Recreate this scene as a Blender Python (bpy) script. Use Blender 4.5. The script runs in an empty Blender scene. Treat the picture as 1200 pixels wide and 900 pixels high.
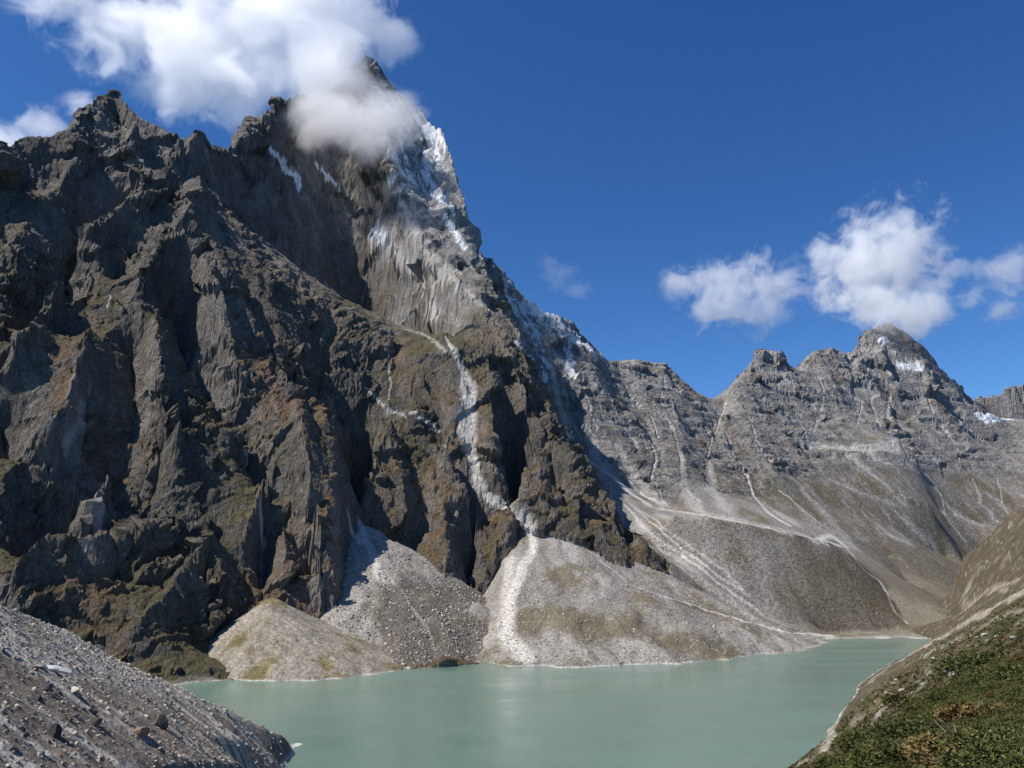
import bpy, math, random
import numpy as np
PI = math.pi
R = math.radians
rng = np.random.default_rng(7)
random.seed(7)

# ------------------------------------------------------------------ camera, world, sun, exposure
SC = bpy.context.scene
CAM_H, PITCH, F = 150.0, R(13.1), 942.0          # metres over the lake, tilt, focal length in photo pixels (1200 wide)
cd = bpy.data.cameras.new('camera'); cam = bpy.data.objects.new('camera', cd); SC.collection.objects.link(cam)
cam.location = (0, 0, CAM_H); cam.rotation_euler = (PI/2 + PITCH, 0, 0)
cd.sensor_width = 36; cd.lens = 36*F/1200; cd.clip_start = 0.5; cd.clip_end = 60000
SC.camera = cam
SUN_DIR = np.array([-0.95, -0.31, 0.0]); SUN_EL = R(54)
SUN_DIR /= np.linalg.norm(SUN_DIR)
S = np.array([SUN_DIR[0]*math.cos(SUN_EL), SUN_DIR[1]*math.cos(SUN_EL), math.sin(SUN_EL)])
W = bpy.data.worlds.new('World'); SC.world = W; W.use_nodes = True
nt = W.node_tree; nt.nodes.clear()
sky = nt.nodes.new('ShaderNodeTexSky'); sky.sky_type = 'NISHITA'; sky.sun_disc = False
sky.sun_elevation = SUN_EL; sky.sun_rotation = math.atan2(SUN_DIR[0], SUN_DIR[1])
sky.altitude = 4600; sky.air_density = 1.0; sky.dust_density = 0.1; sky.ozone_density = 2.0
bg = nt.nodes.new('ShaderNodeBackground'); bg.inputs['Strength'].default_value = 0.09
wo = nt.nodes.new('ShaderNodeOutputWorld')
sp = nt.nodes.new('ShaderNodeSeparateColor'); cb = nt.nodes.new('ShaderNodeCombineColor'); nt.links.new(sky.outputs[0], sp.inputs[0])
for i, (e, a) in enumerate(((1.47, .58), (1.22, .93), (1.0, 1.45))):      # the deep, clean blue of thin high air
    p = nt.nodes.new('ShaderNodeMath'); p.operation = 'POWER'; p.inputs[1].default_value = e; nt.links.new(sp.outputs[i], p.inputs[0])
    q = nt.nodes.new('ShaderNodeMath'); q.operation = 'MULTIPLY'; q.inputs[1].default_value = a; nt.links.new(p.outputs[0], q.inputs[0])
    w = nt.nodes.new('ShaderNodeMath'); w.operation = 'MINIMUM'; w.inputs[1].default_value = (1.7, 3.6, 6.8)[i]; nt.links.new(q.outputs[0], w.inputs[0]); nt.links.new(w.outputs[0], cb.inputs[i])
nt.links.new(cb.outputs[0], bg.inputs[0]); nt.links.new(bg.outputs[0], wo.inputs[0])
sl = bpy.data.lights.new('sun', 'SUN'); sl.energy = 5.0; sl.angle = R(0.5); sl.color = (1.0, 0.955, 0.89)
so = bpy.data.objects.new('sun', sl); SC.collection.objects.link(so)
from mathutils import Vector
so.rotation_euler = Vector(S).to_track_quat('Z', 'Y').to_euler(); so.location = (-500, 0, 2500)
SC.view_settings.view_transform = 'Standard'; SC.view_settings.look = 'None'
SC.view_settings.exposure = 0.35; SC.view_settings.gamma = 1.0
SC.render.engine = 'CYCLES'
SC.cycles.max_bounces = 22; SC.cycles.diffuse_bounces = 3; SC.cycles.glossy_bounces = 2
SC.cycles.volume_bounces = 22; SC.cycles.volume_step_rate = 1.0; SC.cycles.volume_max_steps = 192
SC.cycles.sample_clamp_indirect = 6
SC.cycles.use_denoising = True; SC.cycles.use_adaptive_sampling = True; SC.cycles.adaptive_threshold = 0.03

# ------------------------------------------------------------------ pixel <-> world helpers (photo pixels, 1200 x 900)
SP, CP = math.sin(PITCH), math.cos(PITCH)
def lerp(a, b, t): return a + (b-a)*t
def ray(px, py):
    u = (np.asarray(px, float)-600)/F; v = (450-np.asarray(py, float))/F
    y = CP - v*SP; z = SP + v*CP
    return np.arctan2(u, y), z/y, u/y            # azimuth, height per forward metre, x per forward metre
def world(px, py, Y):
    th, k, kx = ray(px, py); return kx*Y, Y, CAM_H + k*Y
def project(x, y, z):
    d = np.maximum(y*CP + (z-CAM_H)*SP, 1e-3)
    return 600 + F*x/d, 450 - F*((z-CAM_H)*CP - y*SP)/d

# ------------------------------------------------------------------ noise (numpy)
def _h(ix, iy, iz, seed):
    h = (ix.astype(np.int64)*374761393 + iy.astype(np.int64)*668265263 + iz*2147483647 + seed*974634777) & 0xffffffff
    h = ((h ^ (h >> 13))*1274126177) & 0xffffffff
    h = ((h ^ (h >> 15))*2246822519) & 0xffffffff
    return ((h ^ (h >> 16)) & 0xffff).astype(np.float32)/65535.0
def vn2(x, y, seed=0):                            # gradient noise -1..1
    x0 = np.floor(x); y0 = np.floor(y); fx = (x-x0).astype(np.float32); fy = (y-y0).astype(np.float32)
    ix = x0.astype(np.int64); iy = y0.astype(np.int64)
    def g(dx, dy):
        a = _h(ix+dx, iy+dy, 0, seed)*(2*PI)
        return np.cos(a)*(fx-dx) + np.sin(a)*(fy-dy)
    ux = fx*fx*fx*(fx*(fx*6-15)+10); uy = fy*fy*fy*(fy*(fy*6-15)+10)
    a = g(0, 0); b = g(1, 0); c = g(0, 1); d = g(1, 1)
    return 1.5*((a+(b-a)*ux)*(1-uy) + (c+(d-c)*ux)*uy)
def fbm2(x, y, lam, octv, seed=0, gain=0.5):
    s = 0; a = 1; t = 0
    for i in range(octv):
        c, sn = math.cos(i*1.1+seed), math.sin(i*1.1+seed)
        s = s + a*vn2((x*c-y*sn)/lam+seed*3.1, (x*sn+y*c)/lam-seed*1.7, seed*17+i); t += a; a *= gain; lam *= 0.47
    return s/t
def ridged2(x, y, lam, octv, seed=0, gain=0.55):
    s = 0; a = 1; t = 0; prev = 1
    for i in range(octv):
        c, sn = math.cos(i*1.3+seed), math.sin(i*1.3+seed)
        n = (1-np.abs(vn2((x*c-y*sn)/lam+seed*2.3, (x*sn+y*c)/lam+seed*1.1, seed*13+i)*1.3))
        n = n*n; s = s + a*n*prev; prev = np.clip(n*1.4, 0, 1); t += a; a *= gain; lam *= 0.48
    return s/t
def vn3(x, y, z, seed=0):                         # value noise -1..1
    x0 = np.floor(x); y0 = np.floor(y); z0 = np.floor(z)
    f = [(q-p).astype(np.float32) for q, p in ((x, x0), (y, y0), (z, z0))]
    f = [t*t*(3-2*t) for t in f]
    ix = x0.astype(np.int64); iy = y0.astype(np.int64); iz = z0.astype(np.int64)
    def g(a, b, c): return _h(ix+a, iy+b, iz+c, seed)
    r = 0
    for c in (0, 1):
        wz = f[2] if c else 1-f[2]
        for b in (0, 1):
            wy = f[1] if b else 1-f[1]
            r = r + wz*wy*(g(0, b, c)*(1-f[0]) + g(1, b, c)*f[0])
    return r*2-1
def smooth(a, b, x):
    t = np.clip((x-a)/(b-a), 0, 1); return t*t*(3-2*t)

def facets(a, b, c, tilt, step, seed):
    """broken-rock relief: random tilted planes in irregular cells (unit cells), sharp steps between them"""
    a0 = np.floor(a-.5); b0 = np.floor(b-.5); c0 = np.floor(c-.5); best = np.full(a.shape, 9.0, np.float32); out = np.zeros(a.shape, np.float32)
    ia, ib, ic = (q.astype(np.int64) for q in (a0, b0, c0))
    for i in (0, 1):
        for j in (0, 1):
            for k in (0, 1):
                kz = ic+k
                da = (a-(ia+i)-_h(ia+i, ib+j, kz, seed)*.9-.05).astype(np.float32); db = (b-(ib+j)-_h(ia+i, ib+j, kz, seed+1)*.9-.05).astype(np.float32); dc = (c-kz-_h(ia+i, ib+j, kz, seed+2)*.9-.05).astype(np.float32)
                d = da*da+db*db+dc*dc; h = _h(ia+i, ib+j, kz, seed+3); g = _h(ia+i, ib+j, kz, seed+4)
                v = (h-.5)*step + tilt*(da*(g*2-1) + db*(h*2-.6)); m = d < best
                best = np.where(m, d, best); out = np.where(m, v, out)
    return out
# ------------------------------------------------------------------ height solver on a log-polar grid
class Grid:
    def __init__(g, th0, th1, dth, r0, r1, dr):
        g.th0, g.dth, g.l0, g.dl = R(th0), dth, math.log(r0), dr
        g.nc = int((R(th1)-R(th0))/dth)+1; g.nr = int((math.log(r1)-g.l0)/dr)+1
        g.th = g.th0 + np.arange(g.nc)*dth; g.r = np.exp(g.l0 + np.arange(g.nr)*dr)
        g.X = (g.r[:, None]*np.sin(g.th)[None]).astype(np.float32); g.Y = (g.r[:, None]*np.cos(g.th)[None]).astype(np.float32)
    def rc(g, x, y):
        return (np.log(np.hypot(x, y))-g.l0)/g.dl, (np.arctan2(x, y)-g.th0)/g.dth
    def sample(g, H, x, y):
        a, b = g.rc(x, y); return bil(H, a, b)
    def grad(g, H):
        gr = np.gradient(H, axis=0)/(g.dl*g.r[:, None]); gt = np.gradient(H, axis=1)/(g.dth*g.r[:, None])
        s, c = np.sin(g.th)[None], np.cos(g.th)[None]
        return (gr*s + gt*c).astype(np.float32), (gr*c - gt*s).astype(np.float32)
    def hit(g, H, px, py):                         # first surface point along photo pixels -> row, col
        th, k, kx = ray(px, py); out = []
        for t, kk in zip(np.atleast_1d(th), np.atleast_1d(k)):
            c = (t-g.th0)/g.dth
            if c < 0 or c > g.nc-2: out.append((np.nan, np.nan)); continue
            ci = int(c); col = H[:, ci]*(1-(c-ci)) + H[:, ci+1]*(c-ci)
            d = col - (CAM_H + kk*g.r*math.cos(t))
            w = np.nonzero(d >= 0)[0]
            if len(w) == 0: out.append((np.nan, c)); continue
            i = w[0]
            out.append((i - (d[i]/(d[i]-d[i-1]) if i else 0), c))
        return np.array(out)
def bil(H, a, b):
    a = np.clip(a, 0, H.shape[0]-1.001); b = np.clip(b, 0, H.shape[1]-1.001)
    i = a.astype(int); j = b.astype(int); u = (a-i).astype(np.float32); v = (b-j).astype(np.float32)
    return (H[i, j]*(1-u)*(1-v) + H[i+1, j]*u*(1-v) + H[i, j+1]*(1-u)*v + H[i+1, j+1]*u*v)
def dens(P, step=6.0):                             # densify a 3D polyline
    P = np.array(P, float); out = [P[:1]]
    for a, b in zip(P[:-1], P[1:]):
        n = max(1, int(np.linalg.norm(b[:2]-a[:2])/step)); t = np.arange(1, n+1)[:, None]/n
        out.append(a + (b-a)*t)
    return np.vstack(out)
def solve(g, pts, it=70, screen=0.0, x0=0.0):
    V = np.zeros((g.nr, g.nc)); N = np.zeros((g.nr, g.nc))
    for P in pts:
        a, b = g.rc(P[:, 0], P[:, 1]); i = np.rint(a).astype(int); j = np.rint(b).astype(int)
        ok = (i >= 0) & (i < g.nr) & (j >= 0) & (j < g.nc)
        np.add.at(V, (i[ok], j[ok]), P[ok, 2]); np.add.at(N, (i[ok], j[ok]), 1)
    Vs, Ns = [V], [N]
    while min(Vs[-1].shape) > 12:
        v, n = Vs[-1], Ns[-1]
        v = np.pad(v, ((0, v.shape[0] % 2), (0, v.shape[1] % 2))); n = np.pad(n, ((0, n.shape[0] % 2), (0, n.shape[1] % 2)))
        Vs.append(v[::2, ::2]+v[1::2, ::2]+v[::2, 1::2]+v[1::2, 1::2]); Ns.append(n[::2, ::2]+n[1::2, ::2]+n[::2, 1::2]+n[1::2, 1::2])
    x = None
    for lev in range(len(Vs)-1, -1, -1):
        v, n = Vs[lev], Ns[lev]; m = n > 0; val = v/np.maximum(n, 1e-9)
        if x is None: x = np.full(v.shape, val[m].mean() if screen == 0 else 0.0)
        else: x = bil(x, (np.arange(v.shape[0])[:, None]-0.5)/2+0*n, (np.arange(v.shape[1])[None]-0.5)/2+0*n)
        x[m] = val[m]
        lam = screen*4**lev
        for _ in range(it if lev else it*2):
            p = np.pad(x, 1, mode='edge')
            q = (p[:-2, 1:-1]+p[2:, 1:-1]+p[1:-1, :-2]+p[1:-1, 2:])/(4+lam)
            x = np.where(m, val, q)
    return x.astype(np.float32)
def blur(H, n):
    for _ in range(n):
        p = np.pad(H, 1, mode='edge'); H = (p[:-2, 1:-1]+p[2:, 1:-1]+p[1:-1, :-2]+p[1:-1, 2:]+4*p[1:-1, 1:-1])/8
    return H
def erode(g, H, amp, lam0, octv, seed, gain=0.5, lac=2.0, warp=1.0):
    """adds gullies that run down the slope; amp = height per metre of wavelength (an array)"""
    gx, gy = g.grad(blur(H, 6)); 
    sl = np.sqrt(gx*gx+gy*gy)+1e-3
    A = np.zeros_like(H); dx = np.zeros_like(H); dy = np.zeros_like(H); a = 1.0; lam = lam0
    tot = np.zeros_like(H)
    for o in range(octv):
        # direction across the slope, bent by the gullies cut so far
        ux, uy = gx/sl + warp*dx, gy/sl + warp*dy
        n = np.sqrt(ux*ux+uy*uy)+1e-3; cx, cy = -uy/n, ux/n
        X = g.X/lam + seed*7.3; Y = g.Y/lam - seed*3.7
        ix = np.floor(X); iy = np.floor(Y); fx = X-ix; fy = Y-iy
        va = 0; vx = 0; vy = 0; wt = 0
        for i in range(-1, 3):
            for j in range(-1, 3):
                hx = _h((ix+i), (iy+j), 1, seed+o)*0.8-0.4; hy = _h((ix+i), (iy+j), 2, seed+o)*0.8-0.4
                px = fx-i-hx; py = fy-j-hy
                w = np.exp(-(px*px+py*py)*2.2); m = (px*cx+py*cy)*(2*PI*0.9)
                wt = wt+w; va = va+w*np.cos(m); s = -np.sin(m)*w; vx = vx+s*cx; vy = vy+s*cy
        va, vx, vy = va/wt, vx/wt, vy/wt
        fade = smooth(1.5, 4.0, lam/(g.r*g.dth))[:, None]
        tot += a*va*lam*fade; dx += a*vx*1.1; dy += a*vy*1.1
        a *= gain*1.55 if False else 0.9*gain*2*0.5 + 0.35; lam /= lac
    return tot*amp

# ------------------------------------------------------------------ FAR terrain: the massif, the far ridge, the talus
def yb(px):  return np.interp(px, [-800, -300, 0, 100, 230, 340, 392, 425, 520, 590, 640, 760, 900], [1000, 1030, 1080, 1160, 1290, 1400, 1415, 1590, 1610, 1690, 1710, 1800, 1860])
SL = 1.45
def Yface(px, py): return (150+SL*yb(px))/(SL-ray(px, py)[1])
BW = ([214, 240, 262, 290, 345, 400, 470, 530], [2110, 2300, 2460, 2640, 2900, 3080, 3220, 3240])
def Yf2(px, py):
    """the front wall, with the deep shaded cirque between the left crest and the snowy rib"""
    xc = np.interp(py, [160, 200, 240, 290, 345, 402], [214, 228, 245, 275, 335, 415]); xv = np.interp(py, [110, 165, 230, 290, 345, 400], [425, 425, 440, 472, 512, 505])
    Y = Yface(px, py) + 520*smooth(440, 510, px)*smooth(340, 150, py)
    Y -= 110*smooth(410, 370, py)*smooth(120, 170, py)*math.exp(-((px-xc)/70)**2)*(px < xc+8)
    w = smooth(0, 22, px-xc)*smooth(xv+42, xv-12, px)*smooth(412, 396, py)
    if w > 0:
        Yw = np.interp(px, *BW); ks = ray(px, np.interp(px, [q[0] for q in SKY1], [q[1] for q in SKY1]))[1]; k = ray(px, py)[1]
        Yw = (3.6*Yw - ks*Yw)/(3.6-k); Y = lerp(Y, max(Yw, Y), w)
    return Y
def smooth(a, b, x):
    t = np.clip((x-a)/(b-a), 0, 1); return t*t*(3-2*t)
def pw(L): return np.array([world(*p) for p in L])
def shore(L, z=0.0):
    out = []
    for px, py in L:
        _, k, kx = ray(px, py); Y = (z-CAM_H)/k; out.append((kx*Y, Y, z))
    return np.array(out)
def off(P, dY, dz): Q = np.array(P, float).copy(); Q[:, 1] += dY; Q[:, 0] *= (Q[:, 1]/(Q[:, 1]-dY)); Q[:, 2] += dz; return Q
SKY1 = [(-700,330),(-400,290),(-200,250),(-60,215),(0,182),(20,165),(60,158),(84,150),(100,132),(120,112),(133,103),(141,105),(146,122),(160,137),(172,139),(186,139),(200,150),(212,158),(222,160),(230,152),(238,158),(250,172),(262,176),(272,172),(282,160),(292,148),(310,134),(325,117),(345,110),(365,112),(390,105),(405,92),(415,74),(428,62),(440,68),(452,88),(468,108),(490,128),(508,148),(520,152),(527,175),(538,215),(547,255),(558,290),(566,303)]
SPUR = [(566,303),(590,352),(606,385),(620,433),(633,487),(660,520),(700,585),(735,615),(765,642)]
def Ysky(a, b):
    if a >= 430: return max(Yface(a, b), 3300-380*smooth(500, 566, a)-350*smooth(540, 566, a))
    if a < 214: return Yface(a, b)*0.93
    return np.interp(a, BW[0]+[9999], BW[1]+[0]) if a < 345 else lerp(2900, 3300, (a-345)/85)
sky1 = np.array([world(a, b, Ysky(a, b)) for a, b in SKY1])
spur = np.array([world(a, b, Yface(a, b)) for a, b in SPUR])
SKY2 = [(500,300,3000),(575,306,2900),(592,325,2900),(606,340,2900),(620,352,2900),(640,368,2920),(658,372,2940),(672,380,2960),(690,398,3000),(712,423,3080),(745,421,3200),(765,424,3230),(782,425,3250),(792,440,3250),(815,458,3280),(832,468,3300),(847,466,3350),(858,450,3400),(870,436,3500),(884,416,3560),(898,407,3600),(912,412,3600),(922,424,3650),(932,434,3700),(938,424,3760),(952,412,3800),(975,407,3850),(990,414,3900),(1000,412,3930),(1010,395,4000),(1022,384,4040),(1040,377,4050),(1060,388,4050),(1075,402,4050),(1088,412,4050),(1100,430,4050),(1125,455,4100),(1142,473,4150),(1152,486,4200),(1170,489,4300),(1200,490,4350),(1400,480,4400)]
sky2 = pw(SKY2)
SKY3 = [(1090,500,5300),(1132,472,5200),(1150,464,5200),(1172,462,5200),(1184,452,5200),(1200,450,5200),(1300,430,5200),(1500,380,5200)]
sky3 = pw(SKY3)
MAIN = [sky1, spur, sky2, sky3, off(sky1, 500, -450), off(sky1, 1000, -800), off(sky2, 700, -500), off(sky3, 500, -400)]
pxr = np.interp
rows = {}
for p in range(-780, 790, 15):                     # every column falls away from its skyline, never overhanging
    sk = np.interp(p, [q[0] for q in SKY1], [q[1] for q in SKY1]) if p < 566 else np.interp(p, [q[0] for q in SPUR], [q[1] for q in SPUR])
    sY = np.interp(p, [q[0] for q in SKY1], sky1[:, 1]) if p < 566 else np.interp(p, [q[0] for q in SPUR], spur[:, 1])
    zp, Yp = CAM_H + ray(p, sk)[1]*sY, sY
    for py in range(130, 740, 24):
        if p > 766 or py < sk+22: continue
        k = ray(p, py)[1]; Ym = (4*Yp-(zp-CAM_H))/(4-k); Yq = min(Yf2(p, py), Ym)
        rows.setdefault(py, []).append((p, Yq)); Yp, zp = Yq, CAM_H+k*Yq
for py, L in rows.items():
    run = [L[0]]
    for a, b in zip(L[:-1], L[1:]):
        if b[0]-a[0] > 15 or abs(b[1]-a[1]) > 260:
            if len(run) > 1: MAIN.append(np.array([world(p, py, Yq) for p, Yq in run]))
            run = []
        run.append(b)
    if len(run) > 1: MAIN.append(np.array([world(p, py, Yq) for p, Yq in run]))
foot = np.array([(ray(p, 760)[2]*yb(p), yb(p), 0.0) for p in range(-780, 761, 20)])
MAIN.append(foot)
SH = shore([(-700,850),(-100,850),(100,815),(230,795),(315,795),(400,790),(480,783),(590,775),(650,771),(740,765),(820,757),(900,751),(960,748),(1090,748),(1130,747)])
MAIN += [SH, off(SH, -50, -14), off(SH, -260, -45), off(SH, -450, -60), np.array([(-600, 580, -60), (0, 600, -60), (700, 580, -60)])]
def W3(L): return np.array([(ray(px, 650)[2]*Y, Y, z) for px, Y, z in L])
MAIN += [
 W3([(560,2800,1200),(582,2680,960),(605,2560,770),(640,2470,600),(670,2380,480),(705,2270,345),(750,2150,250),(790,2060,175)]),   # gully behind the spur
 pw([(650,500,2620),(668,518,2600),(700,542,2560),(740,575,2500),(790,598,2450)]),                       # foot of the second wall
 pw([(700,620,2180),(760,640,2130),(800,655,2100)]),
 pw([(820,705,1960),(860,725,1920),(900,740,1900)]),
 pw([(790,603,2200),(830,606,2180),(880,615,2170),(930,625,2200),(975,636,2260),(1010,660,2330),(1035,690,2300),(1052,712,2230),(1064,733,2110)]),  # moraine crest
 W3([(800,2310,282),(880,2300,252),(960,2400,222),(1010,2500,180)]),
 pw([(840,575,2650),(900,580,2750),(960,592,2850),(1030,610,2950),(1080,640,3000),(1110,655,3050)]),
 pw([(720,470,2900),(800,500,2950),(870,500,3120),(930,505,3250),(1000,480,3600),(1060,490,3700),(1100,500,3750),(1180,530,3850),(1300,530,3850)]),
 pw([(948,522,3230),(1000,522,3280),(1050,512,3330),(1070,530,3300)]),
 pw([(990,560,3080),(1040,575,3080),(1090,590,3100)]),
 pw([(1100,600,3250),(1150,612,3300),(1200,610,3350),(1400,600,3300)]),
 pw([(960,742,2000),(1010,740,2040),(1060,738,2090),(1110,735,2090)]),
 pw([(1112,720,2300),(1115,700,2500),(1120,680,2750),(1130,655,3100),(1150,640,3200)]),
 pw([(1070,690,2550),(1040,650,2750)]),
 W3([(1110,2000,2),(1200,2000,5),(1400,2000,10),(1500,2100,20)]), W3([(1150,2500,70),(1400,2500,90)]), W3([(1150,3000,130),(1400,3000,200)]),
]
CG = Grid(-50, 44, 0.003, 540, 7600, 0.003)
H0 = solve(CG, [dens(P) for P in MAIN])
# relief features on the walls: ((px, py)..., push in metres along the line of sight; + recessed, - standing out)
REL = [
 ([(133,105),(112,150),(100,170),(70,215),(40,250),(0,300)], -25),
 ([(160,138),(150,165),(172,200),(205,205)], -45), ([(170,205),(140,235),(112,250),(104,262)], -65),   # bright block and its ledge
 ([(215,215),(190,240),(160,262),(118,272),(85,276)], 75), ([(212,165),(216,190),(212,230),(200,262)], 60), ([(150,300),(135,330)], 30),
 ([(238,207),(222,235),(206,262),(190,285),(170,320),(150,345)], -40), ([(250,230),(262,268),(255,290)], 45),
 ([(508,205),(530,250),(552,300)], -18), ([(500,230),(515,280)], 20),
 ([(508,345),(506,375),(520,400),(538,420),(548,455),(548,500),(545,535),(562,565),(572,590),(615,612)], 4), ([(508,415),(516,450),(518,490),(520,520)], 32), ([(572,420),(580,460),(578,500),(574,530),(590,560)], -38),
 ([(560,345),(592,385),(606,430),(618,475)], -15), ([(430,375),(470,385),(500,400)], 40), ([(455,405),(458,440),(455,470)], 35),
 ([(362,456),(382,495),(398,540),(408,590),(414,625)], 170), ([(348,450),(353,510),(364,560),(373,610),(380,650),(384,680)], -50),
 ([(412,640),(420,690),(422,730)], 230), ([(450,492),(438,540),(428,590),(430,612)], -20), ([(452,494),(470,560),(478,600)], -25), ([(455,505),(490,560),(500,610)], 15),
 ([(196,374),(214,420),(232,465),(250,502),(262,512)], 80), ([(182,366),(190,430),(205,480),(212,525)], -50), ([(262,300),(290,350),(300,400),(330,440)], 45), ([(240,300),(262,350),(270,400),(290,440)], -40), ([(330,380),(345,420)], -30), ([(150,430),(160,480),(150,530)], 50),
 ([(92,322),(74,350),(54,385),(38,408)], 85), ([(74,318),(52,350),(32,378),(14,395)], -55), ([(72,400),(60,430),(30,450),(0,462)], 60), ([(105,380),(90,430),(75,470),(48,505)], -35),
 ([(100,470),(98,500),(90,530)], 25), ([(150,540),(130,575),(115,600)], 40), ([(128,545),(110,585),(95,610)], -25),
 ([(0,510),(10,540),(8,560)], 50), ([(200,520),(190,560),(180,600)], 40), ([(180,520),(240,490),(270,515)], -15),
 ([(60,640),(90,665),(120,680),(170,690)], 70), ([(30,680),(70,712),(130,730)], 60), ([(0,680),(30,640),(60,618),(110,625),(165,612),(200,620)], -40),
 ([(245,620),(222,650),(195,690),(168,725),(140,742)], -55), ([(236,670),(228,720),(224,770)], 45), ([(260,640),(250,700),(246,760)], -20),
 ([(305,585),(308,625),(307,670),(305,705)], 35), ([(330,620),(338,680),(332,720)], -25), ([(360,640),(362,690),(380,740)], 20),
 ([(285,530),(300,560),(315,600)], 22), ([(330,525),(345,560),(362,590)], -20), ([(320,545),(300,600),(285,640)],-15),
 ([(500,600),(490,640),(480,670)], 30), ([(545,590),(555,640),(548,700)], 45), ([(590,580),(600,612),(590,640),(575,670)], -25), ([(520,590),(525,640),(520,690)], -20),
 ([(560,640),(572,690),(568,720)], -15), ([(645,540),(652,568),(656,592)], 60), ([(630,530),(634,570),(640,600)], -30), ([(668,560),(680,600),(700,628)], -25),
 ([(733,612),(738,635),(736,655)], 55), ([(720,600),(726,625),(722,650)], -20), ([(620,545),(612,580),(630,610)], -20), ([(600,440),(610,490),(622,530)], 18), ([(640,500),(655,540)], 20),
 ([(520,520),(540,560),(560,600)], -18), ([(470,500),(510,530),(535,560),(550,590)], 25),
 ([(585,575),(604,600),(616,620),(613,660),(604,700)], 200), ([(645,590),(668,608),(692,632)], -45), ([(700,610),(718,636),(736,650)], -85),
 # far wall
 ([(620,400),(625,440),(650,490)], 30), ([(690,400),(700,450),(690,500)], -20), ([(660,400),(665,450),(670,500)], 25),
 ([(712,425),(735,460),(760,500),(775,540)], 35), ([(782,428),(790,470),(800,520),(800,560)], -25), ([(745,425),(758,460),(780,490)], -15),
 ([(850,470),(838,495),(830,520),(828,560)], 60), ([(848,500),(868,540),(885,570),(905,600)], 35), ([(862,450),(880,500),(905,550),(930,590)], -35),
 ([(900,410),(905,440),(925,470),(945,500)], 25), ([(880,430),(870,470),(850,490)], -20), ([(932,436),(940,460),(935,500)], 25), ([(960,410),(975,450),(985,490)], -30),
 ([(992,415),(1000,450),(1005,500)], 30), ([(1035,385),(1030,420),(1050,450),(1040,490)], -20), ([(1050,440),(1042,470),(1050,500),(1060,530)], 40),
 ([(1075,410),(1090,450),(1100,480),(1110,520)], -30), ([(1120,490),(1150,520),(1190,545)], 30), ([(1100,440),(1070,460)], 15), ([(1015,400),(1010,430),(985,450)], -15),
]
DL = []
for L, d in REL:
    P = []
    for (a, b), (c, e) in zip(L[:-1], L[1:]):
        n = max(2, int(math.hypot(c-a, e-b)/4))
        for t in np.arange(n)/n: P.append((a+(c-a)*t, b+(e-b)*t))
    P.append(L[-1]); P = np.array(P)
    h = CG.hit(H0, P[:, 0], P[:, 1]); ok = ~np.isnan(h[:, 0]); P = P[ok]; h = h[ok]
    n = len(P)
    if n < 2: continue
    rr = np.exp(CG.l0+h[:, 0]*CG.dl); th, k, kx = ray(P[:, 0], P[:, 1]); Y = rr*np.cos(th)
    Y = np.interp(np.arange(n), np.arange(n), Y)
    taper = np.minimum(1, np.minimum(np.arange(n)+3, n-np.arange(n)+2)/max(4, n*0.2))
    Y2 = Y + d*(1.45 if P[0, 0] < 560 else 1.0)*taper; X2 = kx*Y2; Z2 = CAM_H+k*Y2
    DL.append(dens(np.stack([X2, Y2, Z2-CG.sample(H0, X2, Y2)], 1), 3))
DL.append(dens(np.column_stack([sky1[:, 0], sky1[:, 1], 0*sky1[:, 0]]))); DL.append(dens(np.column_stack([spur[:, 0], spur[:, 1], 0*spur[:, 0]]))); DL.append(dens(np.column_stack([sky2[:, 0], sky2[:, 1], 0*sky2[:, 0]])))
D0 = solve(CG, DL, screen=0.0065)

G = Grid(-49, 42, 0.00115, 900, 7000, 0.0021)
Z = CG.sample(H0, G.X, G.Y)
gx, gy = G.grad(blur(Z, 20)); slope0 = np.sqrt(gx*gx+gy*gy)
Dd = CG.sample(D0, G.X, G.Y)
PX0, PY0 = project(G.X, G.Y, Z)
Ysplit = np.interp(PX0, [520, 560, 582, 605, 640, 670, 705, 750, 790], [3300, 2800, 2680, 2560, 2470, 2380, 2270, 2130, 2020])
massif = (G.Y < Ysplit) & (PX0 < 785) & (Z > -5)
massif = blur(massif.astype(np.float32), 3)
rock = smooth(0.62, 0.95, slope0)*smooth(-40, 60, Z-np.interp(PX0, [600, 650, 700, 790, 900, 1000, 1250], [640, 560, 470, 330, 420, 540, 560]))
rock = np.maximum(rock, massif)
Z = Z + Dd
# big and mid-scale relief
wx = G.X + 60*fbm2(G.X, G.Y, 260, 3, 3); wy = G.Y + 60*fbm2(G.X, G.Y, 260, 3, 5)
Z = Z + rock*(28*fbm2(wx, wy, 230, 3, 11) + 14*(ridged2(wx, wy, 140, 3, 21)-0.45))*lerp(0.75, 1.0, massif)
del wx, wy
Z = Z + erode(G, Z, 0.062*lerp(0.25, 1.0, rock), 110, 5, 31)
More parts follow.
